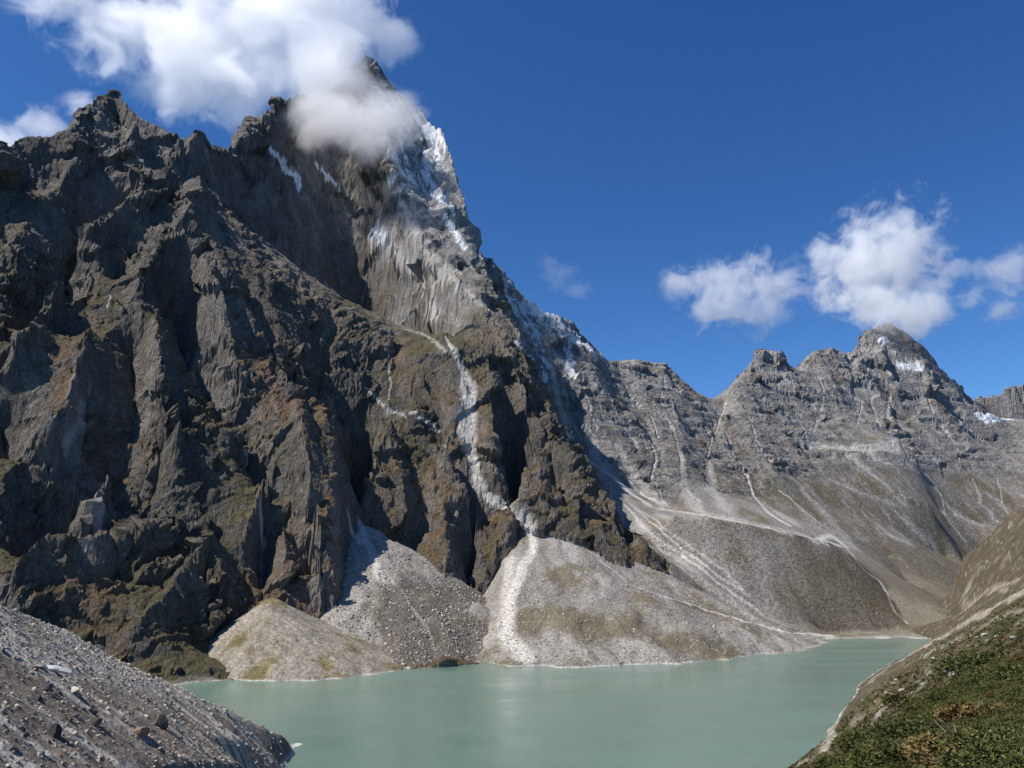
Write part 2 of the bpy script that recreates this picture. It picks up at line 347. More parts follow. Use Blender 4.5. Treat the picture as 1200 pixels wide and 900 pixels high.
# tilted rock bands on the massif, flat-lying ones on the far wall
def terrace(Z, X, Y, dip, lam, sharp, amt, seed):
    q = Z + dip[0]*X + dip[1]*Y + 0.35*lam*vn2(X/90, Y/90, seed) + 0.5*lam*vn2(X/300, Y/300, seed+1)
    t = q/lam; f = t-np.floor(t); s = np.clip((f-0.5)*sharp+0.5, 0, 1)
    return (s-f)*lam*amt
Z = Z + rock*massif*(terrace(Z, G.X, G.Y, (-0.9, 0.25), 60, 2.2, 0.08, 51) + terrace(Z, G.X, G.Y, (-0.8, 0.2), 17, 2.2, 0.14, 52)*smooth(2900, 1700, G.Y))
Z = Z + rock*(1-massif)*(terrace(Z, G.X, G.Y, (-0.05, 0.1), 55, 2.4, 0.28, 53) + terrace(Z, G.X, G.Y, (-0.05, 0.1), 21, 2.4, 0.25, 54))
Z = Z + rock*(3*fbm2(G.X, G.Y, 34, 3, 61, 0.6)) + (1-rock)*2.0*fbm2(G.X, G.Y, 60, 4, 62)
Z = Z + (1-massif)*rock*15*(ridged2(G.X, G.Y, 75, 3, 63)-.42)*smooth(750, 1050, Z)
# debris cones: apex (px, py, Y), slope left / right, concavity
CONES = [((315,701), 1385, 0.74, 0.47, .6), ((421,610), 1745, 0.70, 0.62, 0.6), ((617,602), 1965, 1.2, 0.515, 0.5), ((733,652), 1930, 0.6, 0.50, 1.0), ((556,706), 1600, 0.7, 0.62, 1.0)]
lab = np.zeros(Z.shape, np.int8)
for n, ((px, py), Y, sl_, sr_, cc) in enumerate(CONES):
    ax, ay, az = world(px, py, Y)
    dx = G.X-ax; dy = G.Y-ay
    dx = dx + 26*fbm2(G.X, G.Y, 150, 4, 71+n); dy = dy + 26*fbm2(G.X, G.Y, 150, 4, 81+n)
    ang = np.arctan2(dx, -dy)
    s = lerp(sl_, sr_,  smooth(-1.0, 0.0, ang) if n == 2 else smooth(-1.2, 1.2, ang))
    d = np.sqrt(dx*dx+dy*dy)
    zz = az - s*(np.sqrt(d*d+49)-7) + 0.00014*d*d*cc
    zz = zz - 0.016*d*np.cos(ang*13+2.0*fbm2(G.X, G.Y, 80, 2, 91+n))**2 - 1.2*fbm2(G.X, G.Y, 9, 3, 92+n)
    zz = np.where(d > 700, -99, zz)
    m = zz > Z
    Z = np.where(m, zz, Z); lab[m] = n+1
# 3D wobble of the steep faces so that walls are not a pure height sheet
gx, gy = G.grad(blur(Z, 4)); nl = np.sqrt(gx*gx+gy*gy+1)
steep = rock*(lab == 0)*smooth(0.7, 1.5, np.sqrt(gx*gx+gy*gy))
X3, Y3 = G.X.copy(), G.Y.copy()
dsp = np.zeros_like(Z)
rough = 0.3 + 0.85*smooth(-.25, .35, fbm2(G.X, G.Y, 240, 3, 47))
rough = rough*(1-.55*smooth(2150, 2300, G.Y)*massif*smooth(480, 430, PX0)*smooth(1550, 1400, Z)*smooth(850, 950, Z))          # the plane back wall of the cirque
wob = 26*vn3(G.X/90, G.Y/90, Z/90, 5); wo2 = 9*vn3(G.X/26, G.Y/26, Z/26, 6)
gu = G.X*lerp(1, .78, massif)+Z*lerp(0, .62, massif)+wob+wo2; gv = Z*lerp(1, .78, massif)-G.X*lerp(0, .62, massif)-wob+wo2       # the grain of the massif climbs to the right
for lam, tl, st, sd in ((150, 40, 30, 1), (62, 11, 8, 2), (25, 4.4, 3.2, 3), (11, 1.8, 1.4, 4)):
    dsp += facets(gu/(lam*1.5), (G.Y+wo2)/lam, gv/(lam*.8), tl, st, sd*10)*smooth(1.2, 3.2, lam/(G.r*G.dth))[:, None]
dsp += 2.0*vn3(G.X/9, G.Y/9, Z/9, 7)
del gu, gv, wob, wo2
dsp *= steep*rough*np.maximum(massif, .5+.4*smooth(850, 1150, Z))
X3 += -gx/nl*dsp; Y3 += -gy/nl*dsp; Z3 = Z + dsp/nl
print('far terrain', Z.shape)

# ------------------------------------------------------------------ colours that belong to the rock, scree, grass and snow themselves
def splat(mask, L, w0, w1=None, soft=0.5, val=1.0, g=None, Zs=None, wob=1.0):
    """a stripe (chute, stream of scree) that follows a line over the visible ground; widths in metres"""
    g = g or G; Zs = Z if Zs is None else Zs
    w1 = w0 if w1 is None else w1; P = []
    for (a, b), (c, e) in zip(L[:-1], L[1:]):
        n = max(2, int(math.hypot(c-a, e-b)/1.2))
        for t in np.arange(n)/n: P.append((a+(c-a)*t, b+(e-b)*t))
    P = np.array(P + [L[-1]], float); n = len(P); s = np.arange(n)
    P[:, 0] += wob*2.2*np.interp(s, np.arange(0, n+9, 9), rng.uniform(-1, 1, len(np.arange(0, n+9, 9))))
    h = g.hit(Zs, P[:, 0], P[:, 1])
    for k in range(n):
        if np.isnan(h[k]).any(): continue
        i, j = int(h[k, 0]), int(h[k, 1]); w = w0+(w1-w0)*k/n; rr = g.r[min(i, g.nr-1)]
        ni = int(w*1.3/(rr*g.dl))+2; nj = int(w*1.3/(rr*g.dth))+2
        i0, i1, j0, j1 = max(0, i-ni), min(g.nr, i+ni+1), max(0, j-nj), min(g.nc, j+nj+1)
        if i1 <= i0 or j1 <= j0: continue
        x = g.X[min(i, g.nr-1), min(j, g.nc-1)]; y = g.Y[min(i, g.nr-1), min(j, g.nc-1)]
        d = np.sqrt((g.X[i0:i1, j0:j1]-x)**2+(g.Y[i0:i1, j0:j1]-y)**2)/w
        v = val*smooth(1, 1-soft, d)
        np.maximum(mask[i0:i1, j0:j1], v, out=mask[i0:i1, j0:j1])
CH = [([(690,505),(700,535),(720,560)], 20, 40, .5), ([(720,520),(745,560),(775,592)], 14, 40, .45), ([(830,540),(835,570),(850,595)], 12, 45, .4), ([(800,530),(800,570),(815,595)], 10, 40, .35), ([(895,590),(930,612)], 20, 40, .4), ([(930,560),(965,600),(1000,640)], 10, 45, .35), ([(700,440),(720,480),(745,520)], 8, 10, .5), ([(645,430),(655,470),(668,505)], 16, 14, .5), ([(780,440),(775,470),(785,500)], 6, 8, .45), ([(870,470),(885,510),(905,545)], 5, 7, .5), ([(960,440),(965,470),(955,505)], 6, 8, .5), ([(1020,420),(1018,455),(1030,495)], 6, 9, .5), ([(1085,450),(1095,485),(1120,520)], 6, 12, .5), ([(1140,560),(1150,590),(1170,610)], 5, 14, .5), ([(1010,600),(1040,625),(1070,640)], 6, 20, .4), ([(1040,590),(1065,612),(1095,640)], 5, 16, .45), ([(750,610),(800,660),(850,700),(880,722)], 16, 22, .35), # pale chutes and scree streams: line, half-width m start, end, strength
 ([(500,325),(507,350),(515,368)], 8, 6, .9), ([(520,395),(535,412),(546,432),(552,455),(551,490),(549,520)], 8, 30, 1), ([(540,440),(545,480),(542,505)], 10, 20, .7), ([(470,385),(500,392),(520,410)], 6, 10, .55), ([(545,515),(556,545),(562,570)], 14, 8, .8), ([(505,300),(520,315),(545,335),(575,365)], 12, 6, .6), ([(538,498),(545,520),(560,540),(562,565),(572,580),(600,598),(625,618)], 10, 8, 1),
 ([(615,612),(628,632),(616,660),(602,690),(597,715),(592,740),(600,757),(614,772)], 13, 26, 1), ([(600,655),(594,690),(590,730)], 16, 20, .5),
 ([(410,600),(414,618),(424,636)], 5, 9, .8), ([(433,460),(460,478),(495,495),(520,510)], 3, 4, .8), ([(455,415),(458,440),(457,468)], 4, 3, .9), ([(522,520),(530,545),(542,560)], 4, 3, .8),
 ([(424,612),(430,632),(436,650),(450,680)], 10, 16, .75), ([(436,650),(470,690),(500,735),(510,760)], 6, 4, .4),
 ([(306,605),(305,622),(309,640)], 9, 5, .8), ([(308,640),(308,690)], 2, 2, .6), ([(282,533),(288,548),(296,565)], 3, 2, .9),
 ([(565,300),(580,318),(600,335)], 10, 8, .8), ([(75,520),(95,480),(105,455)], 7, 5, .45), ([(100,640),(112,600),(118,575)], 6, 3, .5), ([(125,360),(130,345)],4,4,.6),
 ([(470,240),(495,280),(510,300),(540,318)], 24, 8, .6), ([(440,265),(480,300),(500,325)], 14, 6, .6), ([(380,330),(400,345)],3,3,.5),
 # second wall
 ([(660,515),(690,540),(720,560),(742,580),(760,592)], 8, 24, .9), ([(676,527),(700,548),(735,572)], 5, 12, .8), ([(700,530),(730,555),(755,580),(778,596)], 5, 10, .9),
 ([(755,500),(768,535),(765,560),(780,590)], 5, 6, .8), ([(770,550),(800,570),(822,588)], 3, 5, .8), ([(735,460),(760,480),(770,510)], 4, 5, .7),
 ([(770,596),(800,600),(830,604),(870,612),(915,622),(958,632)], 10, 8, .75), ([(815,598),(850,605),(900,616),(950,628)], 8, 6, .5), ([(952,633),(975,628),(990,640)], 14, 18, .95), ([(960,632),(985,640)], 16, 12, .9),
 ([(852,470),(846,485),(838,505),(834,515)], 7, 4, .95), ([(834,515),(826,545),(826,575)], 2, 2, .7), ([(850,505),(862,535),(875,555),(882,580),(900,600),(925,615)], 4, 14, .85),
 ([(915,575),(945,600),(975,625)], 4, 7, .95), ([(990,640),(1010,665),(1035,685),(1045,705),(1050,718),(1062,730)], 6, 5, .8),
 ([(733,592),(760,622),(800,650),(840,680),(870,702),(895,720)], 5, 7, .9), ([(738,590),(780,625),(830,665),(868,690)], 3, 6, .8), ([(745,610),(780,650),(830,690)], 8, 5, .5), ([(734,585),(800,632),(850,668),(880,700)],3,8,.6),
 ([(790,702),(830,715),(880,730),(930,742),(975,745)], 4, 7, .95), ([(700,655),(740,685),(790,703)], 4, 4, .5),
 ([(940,528),(970,560),(1010,578),(1050,590)], 14, 8, .35), ([(950,522),(1000,525),(1050,520)], 20, 26, .6), ([(990,530),(1030,560),(1060,590)], 26, 10, .4), ([(1010,525),(1050,548),(1075,580)], 14, 5, .5),
 ([(1045,450),(1040,485),(1050,510)], 10, 7, .6), ([(1050,500),(1065,535),(1090,560),(1105,580),(1110,605),(1133,635)], 5, 4, .85), ([(1060,540),(1100,570)], 5,5,.6), ([(1108,590),(1125,605),(1150,615)],12,16,.45),
 ([(1070,490),(1100,505),(1130,520)], 6, 12, .55), ([(1130,500),(1160,520),(1200,545)], 8, 9, .55), ([(915,455),(930,480),(945,515)], 4, 5, .65), ([(905,415),(930,445)],6,4,.4), ([(985,450),(1010,470),(1005,500)], 6, 4, .55), ([(1170,560),(1175,590),(1182,600)], 3, 6, .6),
 ([(610,380),(640,400),(665,430)], 24, 18, .35), ([(680,440),(690,470),(700,500)], 6,5,.5), ([(640,385),(655,440),(672,490),(682,515)], 10, 6, .4), ([(765,470),(790,500),(800,540)], 4,5,.5), ([(1025,405),(1050,412),(1080,425)], 10,12,.35),
]
ch = np.zeros_like(Z)
for L, a, b, v in CH: splat(ch, L, a, b, 0.8, min(1, v*1.15))
SN = [([(478,150),(490,175),(505,200)], 20, 18, .55), ([(495,200),(515,225),(530,245)], 16, 12, .6), ([(455,185),(470,200),(485,215)], 14, 10, .5), ([(596,345),(625,380),(640,430)], 30, 26, .40), ([(640,375),(665,400),(672,440)], 34, 24, .42), ([(610,400),(630,440),(650,480)], 26, 16, .34), ([(680,395),(700,420)], 18, 14, .5), ([(470,170),(480,200),(500,230)], 22, 26, .45), ([(520,250),(545,290)], 16, 14, .5), ([(489,136),(500,152),(512,172),(512,185)], 14, 12, 1), ([(505,150),(520,160)], 14, 10, 1), ([(522,165),(520,185)], 8, 5, .8), ([(318,175),(340,200),(352,210)], 8, 10, .7), ([(368,190),(385,205),(400,215)], 8, 8, .6), ([(455,210),(470,198)], 7, 6, .9), ([(498,192),(505,205)], 12, 8, .8), ([(500,225),(520,235),(535,250)], 8, 6, .7), ([(440,268),(455,275)], 8, 6, .8), ([(480,205),(500,230)],6,6,.5),
 ([(572,310),(600,335)], 20, 14, .7), ([(615,360),(650,375),(680,400)], 26, 22, .5), ([(620,385),(640,420),(640,450)], 26, 14, .4), ([(1028,400),(1040,398)],10,8,.6), ([(1052,425),(1080,430)],12,16,.55), ([(1145,490),(1165,490),(1188,492)], 22, 22, 1)]
sn = np.zeros_like(Z)
for L, a, b, v in SN: splat(sn, L, a, b, 0.6, v)
PX, PY = project(X3, Y3, Z3)
gx, gy = G.grad(Z3); loc = 1/np.sqrt(gx*gx+gy*gy+1)
n1 = fbm2(G.X, G.Y, 180, 5, 101); n2 = fbm2(G.X+Z3*0.5, G.Y-Z3*0.3, 30, 4, 103, 0.65); n3 = fbm2(G.X+Z3*0.7, G.Y+Z3*0.6, 9, 3, 105, 0.7)
def C(*c): return np.array(c, np.float32)
def mixc(A, B, t): return A + (B-A)*t[..., None]
def full(c): return np.zeros(Z.shape+(3,), np.float32)+C(*c)
col = full((.142, .123, .10))
col = mixc(col, C(.225, .20, .17), smooth(-.15, .5, n1+.7*n2))
col = mixc(col, C(.065, .06, .056), smooth(.05, .5, n2-n1*.5)*.7)
farcol = mixc(full((.25, .238, .225)), C(.37, .355, .335), smooth(-.1, .5, n2+.4*n1)); farcol = mixc(farcol, C(.12, .115, .112), smooth(.15, .5, n3*.7+n1)*.6)
# pale bands in the far wall
farcol = mixc(farcol, C(.42, .40, .375), smooth(.1, .45, vn2(Z3/24+.8*n1, G.X/160, 8)+.6*n3)*.35)
farcol = mixc(farcol, C(.16, .10, .065), smooth(.2, .5, fbm2(G.X, G.Y, 130, 3, 109))*.5)
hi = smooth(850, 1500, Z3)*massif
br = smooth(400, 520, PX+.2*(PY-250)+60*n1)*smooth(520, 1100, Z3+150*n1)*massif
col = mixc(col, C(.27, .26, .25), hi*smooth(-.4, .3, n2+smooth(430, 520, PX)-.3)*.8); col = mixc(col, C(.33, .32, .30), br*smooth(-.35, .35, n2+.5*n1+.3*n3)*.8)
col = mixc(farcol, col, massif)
# grass and dwarf scrub on ledges
veg = smooth(.42, .64, loc + .2*n2 + .12*n1)*smooth(1150, 650, Z3+120*n1)*rock
vegc = mixc(full((.10, .083, .036)), C(.16, .095, .05), smooth(-.1, .4, n1*1.2+n3*.4)); vegc = mixc(vegc, C(.075, .078, .03), smooth(.0, .5, -n2))
col = mixc(col, vegc, veg*.9*lerp(.25, 1, massif))
# talus
tal = mixc(full((.23, .21, .185)), C(.36, .335, .30), smooth(-.2, .5, fbm2(G.X, G.Y*.35, 60, 4, 127)+.4*n3)); tal = mixc(tal, C(.13, .12, .105), smooth(0, .5, n3+n1*.4)*.8)
tg = smooth(.0, .35, fbm2(G.X, G.Y, 120, 4, 121)+.35*n3-.05+.15*smooth(200, 20, Z3)); tal = mixc(tal, C(.12, .098, .05), tg*.75)
isT = np.maximum((lab > 0).astype(np.float32), 1-rock)
col = mixc(col, tal, isT)
# cone materials: first cone pale buff, second dark blocks with buff left edge
om = smooth(.1, .35, fbm2(G.X+Z3*.6, G.Y, 130, 4, 181)+.3*n3)*massif*(1-isT)*smooth(1500, 1000, Z3); col = mixc(col, C(.20, .135, .085), om*.25)
c1 = (lab == 1); col[c1] = mixc(mixc(full((.30, .265, .21)), C(.20, .18, .145), smooth(-.1, .4, n3+n2)), C(.16, .13, .06), smooth(.0, .3, fbm2(G.X, G.Y, 70, 4, 131)+.2*n3-.08))[c1]
c2 = (lab == 2); col[c2] = mixc(mixc(full((.125, .108, .09)), C(.31, .285, .25), np.maximum(smooth(452, 430, PX+22*n2), smooth(690, 665, PY+14*n2))), C(.10, .085, .05), smooth(.1, .4, fbm2(G.X, G.Y, 60, 3, 133))*.6)[c2]
# slopes above the valley floor: olive brown
vf = smooth(300, 120, Z3)*smooth(1850, 2050, G.Y)*(1-massif)*smooth(880, 960, PX); col = mixc(col, C(.125, .105, .065), vf*.7*smooth(-.5, .1, n2+.3))
hb = smooth(620, 420, Z3)*smooth(2550, 2750, G.Y)*(1-massif); col = mixc(col, mixc(full((.13, .095, .05)), C(.14, .125, .08), smooth(-.1, .3, n1)), hb*.6*smooth(.25, -.15, n2))
ch = ch*smooth(-.75, -.1, n2+ch*.8-.25); col = mixc(col, mixc(full((.53, .50, .455)), C(.37, .34, .295), smooth(-.1, .6, n3)), np.clip(ch*1.05, 0, 1))
rim = smooth(1.9+2.2*n3+1.2*n2, 0.5, Z3)*(Z3 > -3); rim = np.maximum(rim, smooth(9, 2, Z3)*smooth(930, 960, PX)*smooth(.1, .5, vn2(G.X/90, G.Y/7, 5)+.2)*.8*(Z3 > -3)*smooth(1800, 1900, G.Y))
rim = rim*lerp(.25, 1, smooth(-.15, .2, fbm2(G.X, G.Y, 70, 3, 171)))
col = mixc(col, C(.50, .475, .43), rim*(1-rock*(massif > .5)*(lab == 0)*.8))
snm = smooth(.05, .3, sn*smooth(-.7, .1, n3*.9+n2+(sn-.5)*2.4+(loc-.5)*1.2)); snf = smooth(1250, 1900, Z3)*smooth(395, 450, PX)*smooth(.45, .75, loc+.25*n2)*massif*.8
snf = np.maximum(snf, smooth(1500, 2100, Z3+200*n1)*massif*smooth(430, 480, PX)*smooth(-.1, .25, n3+n2)*.7); snf = np.maximum(snf, smooth(860, 1100, Z3)*smooth(2750, 2950, G.Y)*smooth(690, 620, PX)*smooth(.0, .35, n2+.6*n3)*.8*(1-massif))
snm = np.clip(np.maximum(snm, snf), 0, 1); col = mixc(col, C(.88, .89, .90), snm)
talm = np.clip(np.maximum(isT, ch)-snm, 0, 1)

# ------------------------------------------------------------------ materials
def nodes(name):
    m = bpy.data.materials.new(name); m.use_nodes = True; t = m.node_tree; t.nodes.clear()
    def N(kind, **kw):
        n = t.nodes.new('ShaderNode'+kind)
        for k, v in kw.items():
            if k in n.inputs and not hasattr(n, k): n.inputs[k].default_value = v
            else: setattr(n, k, v)
        return n
    return m, t, N, t.links.new
def mixrgb(N, ln, kind, fac, a, b):
    n = N('Mix', data_type='RGBA', blend_type=kind)
    for s, v in ((0, fac), (6, a), (7, b)):
        if hasattr(v, 'links') : ln(v, n.inputs[s])
        else: n.inputs[s].default_value = v
    return n.outputs[2]
def ramp(N, ln, src, a, b, c0=0.0, c1=1.0):
    n = N('MapRange'); n.inputs[1].default_value = a; n.inputs[2].default_value = b; n.inputs[3].default_value = c0; n.inputs[4].default_value = c1
    ln(src, n.inputs[0]); return n.outputs[0]
def ground_mat(name, s_rock, s_block, bump=1.0, stretch=(1, 1, 1.0), gloss=0.85):
    """vertex colour of the surface x stone-sized variation; attribute 'loose' = blocks and scree, else solid rock"""
    m, t, N, ln = nodes(name)
    out = N('OutputMaterial'); b = N('BsdfPrincipled'); b.inputs['Roughness'].default_value = gloss; b.inputs['Specular IOR Level'].default_value = 0.25
    at = N('Attribute', attribute_name='albedo'); lo = N('Attribute', attribute_name='loose')
    tc = N('NewGeometry'); mp = N('Mapping'); mp.inputs['Scale'].default_value = stretch; mp.inputs['Rotation'].default_value = (0.2, 0.45, 0.3); ln(tc.outputs['Position'], mp.inputs[0])
    n1 = N('TexNoise', Scale=1/s_rock, Detail=8, Roughness=0.78); ln(mp.outputs[0], n1.inputs['Vector'])
    n2 = N('TexNoise', Scale=1/(s_rock*6), Detail=8, Roughness=0.7, Distortion=0.6); ln(mp.outputs[0], n2.inputs['Vector'])
    v1 = N('TexVoronoi', Scale=1/s_block); ln(tc.outputs['Position'], v1.inputs['Vector'])
    v2 = N('TexVoronoi', Scale=2.6/s_block); ln(tc.outputs['Position'], v2.inputs['Vector'])
    cr = N('TexVoronoi', feature='DISTANCE_TO_EDGE', Scale=1/(s_rock*2.2)); ln(mp.outputs[0], cr.inputs['Vector'])
    g1 = N('SeparateColor'); ln(v1.outputs['Color'], g1.inputs[0]); g2 = N('SeparateColor'); ln(v2.outputs['Color'], g2.inputs[0])
    mul = ramp(N, ln, n1.outputs[0], 0.3, 0.7, 0.35, 1.65)
    mul2 = ramp(N, ln, n2.outputs[0], 0.3, 0.7, 0.7, 1.3)
    a = N('Math', operation='MULTIPLY'); ln(mul, a.inputs[0]); ln(mul2, a.inputs[1])
    b1 = ramp(N, ln, g1.outputs[0], 0, 1, 0.7, 1.3); b2 = ramp(N, ln, g2.outputs[0], 0, 1, 0.65, 1.4)
    bb = N('Math', operation='MULTIPLY'); ln(b1, bb.inputs[0]); ln(b2, bb.inputs[1])
    mx = N('Mix', data_type='FLOAT'); ln(lo.outputs['Fac'], mx.inputs[0]); ln(a.outputs[0], mx.inputs[2]); ln(bb.outputs[0], mx.inputs[3])
    vm = N('VectorMath', operation='SCALE'); ln(at.outputs['Color'], vm.inputs[0]); ln(mx.outputs[0], vm.inputs['Scale'])
    ln(vm.outputs[0], b.inputs['Base Color'])
    h1 = N('Math', operation='MULTIPLY_ADD'); ln(n2.outputs[0], h1.inputs[0]); h1.inputs[1].default_value = 3.0; ln(n1.outputs[0], h1.inputs[2])
    hc = ramp(N, ln, cr.outputs['Distance'], 0, .12, -0.25, 0.0); h1b = N('Math', operation='ADD'); ln(h1.outputs[0], h1b.inputs[0]); ln(hc, h1b.inputs[1])
    hv = N('Math', operation='MULTIPLY_ADD'); ln(v1.outputs['Distance'], hv.inputs[0]); hv.inputs[1].default_value = -s_block*0.35/s_rock; ln(n1.outputs[0], hv.inputs[2])
    hx = N('Mix', data_type='FLOAT'); ln(lo.outputs['Fac'], hx.inputs[0]); ln(h1b.outputs[0], hx.inputs[2]); ln(hv.outputs[0], hx.inputs[3])
    bp = N('Bump', Strength=1.0, Distance=s_rock*bump); ln(hx.outputs[0], bp.inputs['Height']); ln(bp.outputs[0], b.inputs['Normal'])
    ln(b.outputs[0], out.inputs[0]); return m
M_wall = ground_mat('rock_wall', 5.5, 3.0, 1.15, (1, 1, 0.6))
M_far = ground_mat('far_rock', 11, 5, 1.0, (0.8, 0.8, 1.3))
M_tal = ground_mat('talus', 5, 2.6, 0.6)

def sheet(name, g, X, Y, Zz, colr, loose, keep, mat, kind='structure', smoothf=True):
    """mesh of the grid cells where keep (a boolean per cell) holds"""
    nr, nc = Zz.shape; idx = np.arange(nr*nc).reshape(nr, nc)
    q = np.stack([idx[:-1, :-1][keep], idx[:-1, 1:][keep], idx[1:, 1:][keep], idx[1:, :-1][keep]], 1)
    used = np.zeros(nr*nc, bool); used[q.ravel()] = True; remap = np.cumsum(used)-1
    q = remap[q]; co = np.stack([X.ravel()[used], Y.ravel()[used], Zz.ravel()[used]], 1).astype(np.float32)
    me = bpy.data.meshes.new(name); me.vertices.add(len(co)); me.vertices.foreach_set('co', co.ravel())
    me.loops.add(q.size); me.loops.foreach_set('vertex_index', q.ravel().astype(np.int32))
    me.polygons.add(len(q)); me.polygons.foreach_set('loop_start', np.arange(0, q.size, 4, dtype=np.int32))
    me.update(calc_edges=True)
    me.polygons.foreach_set('use_smooth', np.full(len(q), smoothf))
    a = me.attributes.new('albedo', 'FLOAT_COLOR', 'POINT'); cc = np.ones((len(co), 4), np.float32); cc[:, :3] = colr.reshape(-1, 3)[used]; a.data.foreach_set('color', cc.ravel())
    a = me.attributes.new('loose', 'FLOAT', 'POINT'); a.data.foreach_set('value', loose.ravel()[used].astype(np.float32))
    me.materials.append(mat); o = bpy.data.objects.new(name, me); SC.collection.objects.link(o)
    if kind: o['kind'] = kind
    return o
def cell(M): return M[:-1, :-1]
vis = cell(Z3) > -9
zone = np.zeros(Z.shape, np.int8)                        # 0 far wall, 1 massif, 2 valley slopes and moraine, 3.. cones
zone[massif > .5] = 1
zone[(massif <= .5) & (slope0 < .78) & (Z3 < 420) & (G.Y < 2640)] = 2
zone[(lab > 0)] = 10; zone[lab == 1] = 11; zone[lab == 2] = 12
zc = cell(zone)
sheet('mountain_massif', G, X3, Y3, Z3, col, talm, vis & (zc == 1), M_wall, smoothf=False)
sheet('mountain_ridge', G, X3, Y3, Z3, col, talm, vis & (zc == 0), M_far, smoothf=False)
sheet('valley_moraine', G, X3, Y3, Z3, col, talm, vis & (zc == 2), M_tal)
sheet('talus_slope', G, X3, Y3, Z3, col, talm, vis & (zc == 10), M_tal)
sheet('scree_cone_hill', G, X3, Y3, Z3, col, talm, vis & (zc == 11), M_tal)
sheet('boulder_cone_hill', G, X3, Y3, Z3, col, talm, vis & (zc == 12), M_tal)

# ------------------------------------------------------------------ left foreground moraine
GL = Grid(-54, -11, 0.0012, 100, 950, 0.0026)
LSH = shore([(345,867),(352,872),(342,882),(332,900),(318,940),(290,1010),(250,1150)])
crest = np.vstack([[[-200., 60., 165.], [-208., 130., 158.], [-213., 210., 151.], [-215., 290., 142.]], pw([(0,708,350),(40,722,385),(80,743,430),(130,769,500),(180,791,560),(230,813,615),(290,842,675),(340,864,735)])])
def below(px, py, sl=.70):                          # where the pixel's ray meets the slope that falls away from the crest towards the lake
    th, k, kx = ray(px, py); Ys = np.linspace(700, 60, 900)
    f = (CAM_H+k*Ys) - (np.interp(Ys, crest[:, 1], crest[:, 2]) - sl*(kx*Ys-np.interp(Ys, crest[:, 1], crest[:, 0])))
    w = np.nonzero(f > 0)[0]; return Ys[w[0]] if len(w) else None
def brow(L):
    out = [(a, b, below(a, b)) for a, b in L]; return pw([q for q in out if q[2] is not None])
CL = Grid(-54, -11, 0.004, 100, 950, 0.006)
HL = solve(CL, [dens(P, 3) for P in (LSH, crest, LSH+np.array([16, 6, -8]), np.column_stack([crest[:, 0]-50, crest[:, 1]+5, crest[:, 2]*.6-8]), np.column_stack([crest[:, 0]-130, crest[:, 1]+10, crest[:, 2]*.1-25]), LSH+np.array([70, 15, -35]), np.array([(-250.,950,-60),(-100.,800,-50),(0.,700,-50),(0.,400,-60),(-20.,250,-30)]),
   brow([(-100,760),(-50,780),(0,790),(50,808),(100,822),(150,835),(200,848),(250,862),(290,872)]), brow([(-60,870),(0,880),(60,885),(120,890),(180,893),(240,896),(290,899)]), brow([(-60,1000),(0,1000),(80,1000),(160,1000),(230,1000)]), brow([(0,1200),(150,1200)]))])
ZL = blur(CL.sample(blur(HL, 2), GL.X, GL.Y), 6)
ZL = ZL + erode(GL, ZL, 0.03, 34, 4, 131) + 2.6*fbm2(GL.X, GL.Y, 45, 3, 133) + 0.8*ridged2(GL.X, GL.Y, 7, 3, 134)*smooth(0, 10, ZL)
m1 = fbm2(GL.X, GL.Y, 60, 4, 141); m2 = fbm2(GL.X, GL.Y, 8, 4, 142, .65)
ac = (GL.X*0.34-GL.Y*0.94); al = (GL.X*0.94+GL.Y*0.34)
strk = fbm2(ac, al*0.12, 16, 4, 143, .6)
def fullL(c): return np.zeros(ZL.shape+(3,), np.float32)+C(*c)
PXL, PYL = project(GL.X, GL.Y, ZL)
low = smooth(-12, 14, PYL-np.interp(PXL, [0, 60, 130, 200, 260, 330], [752, 782, 800, 815, 835, 862]) + 8*m1)
cL = mixc(fullL((.44, .40, .345)), C(.19, .17, .145), smooth(0, .4, m2))
cb = mixc(fullL((.18, .148, .12)), C(.46, .42, .36), smooth(.02, .3, strk+.35*m2)); cb = mixc(cb, C(.085, .065, .052), smooth(.1, .5, -strk+.2*m1)*.8)
cL = mixc(cL, cb, low); cL = mixc(cL, C(.12, .10, .06), smooth(.15, .4, m1)*(1-low)*.5)
cL = mixc(cL, C(.50, .47, .42), smooth(3.5+2*m2, 1.0, ZL))
M_mor = ground_mat('moraine_rubble', 1.6, 0.9, 0.5)
keep = (cell(ZL) > -6)
sheet('moraine_slope', GL, GL.X, GL.Y, ZL, cL, np.ones_like(ZL)*.8, keep, M_mor)

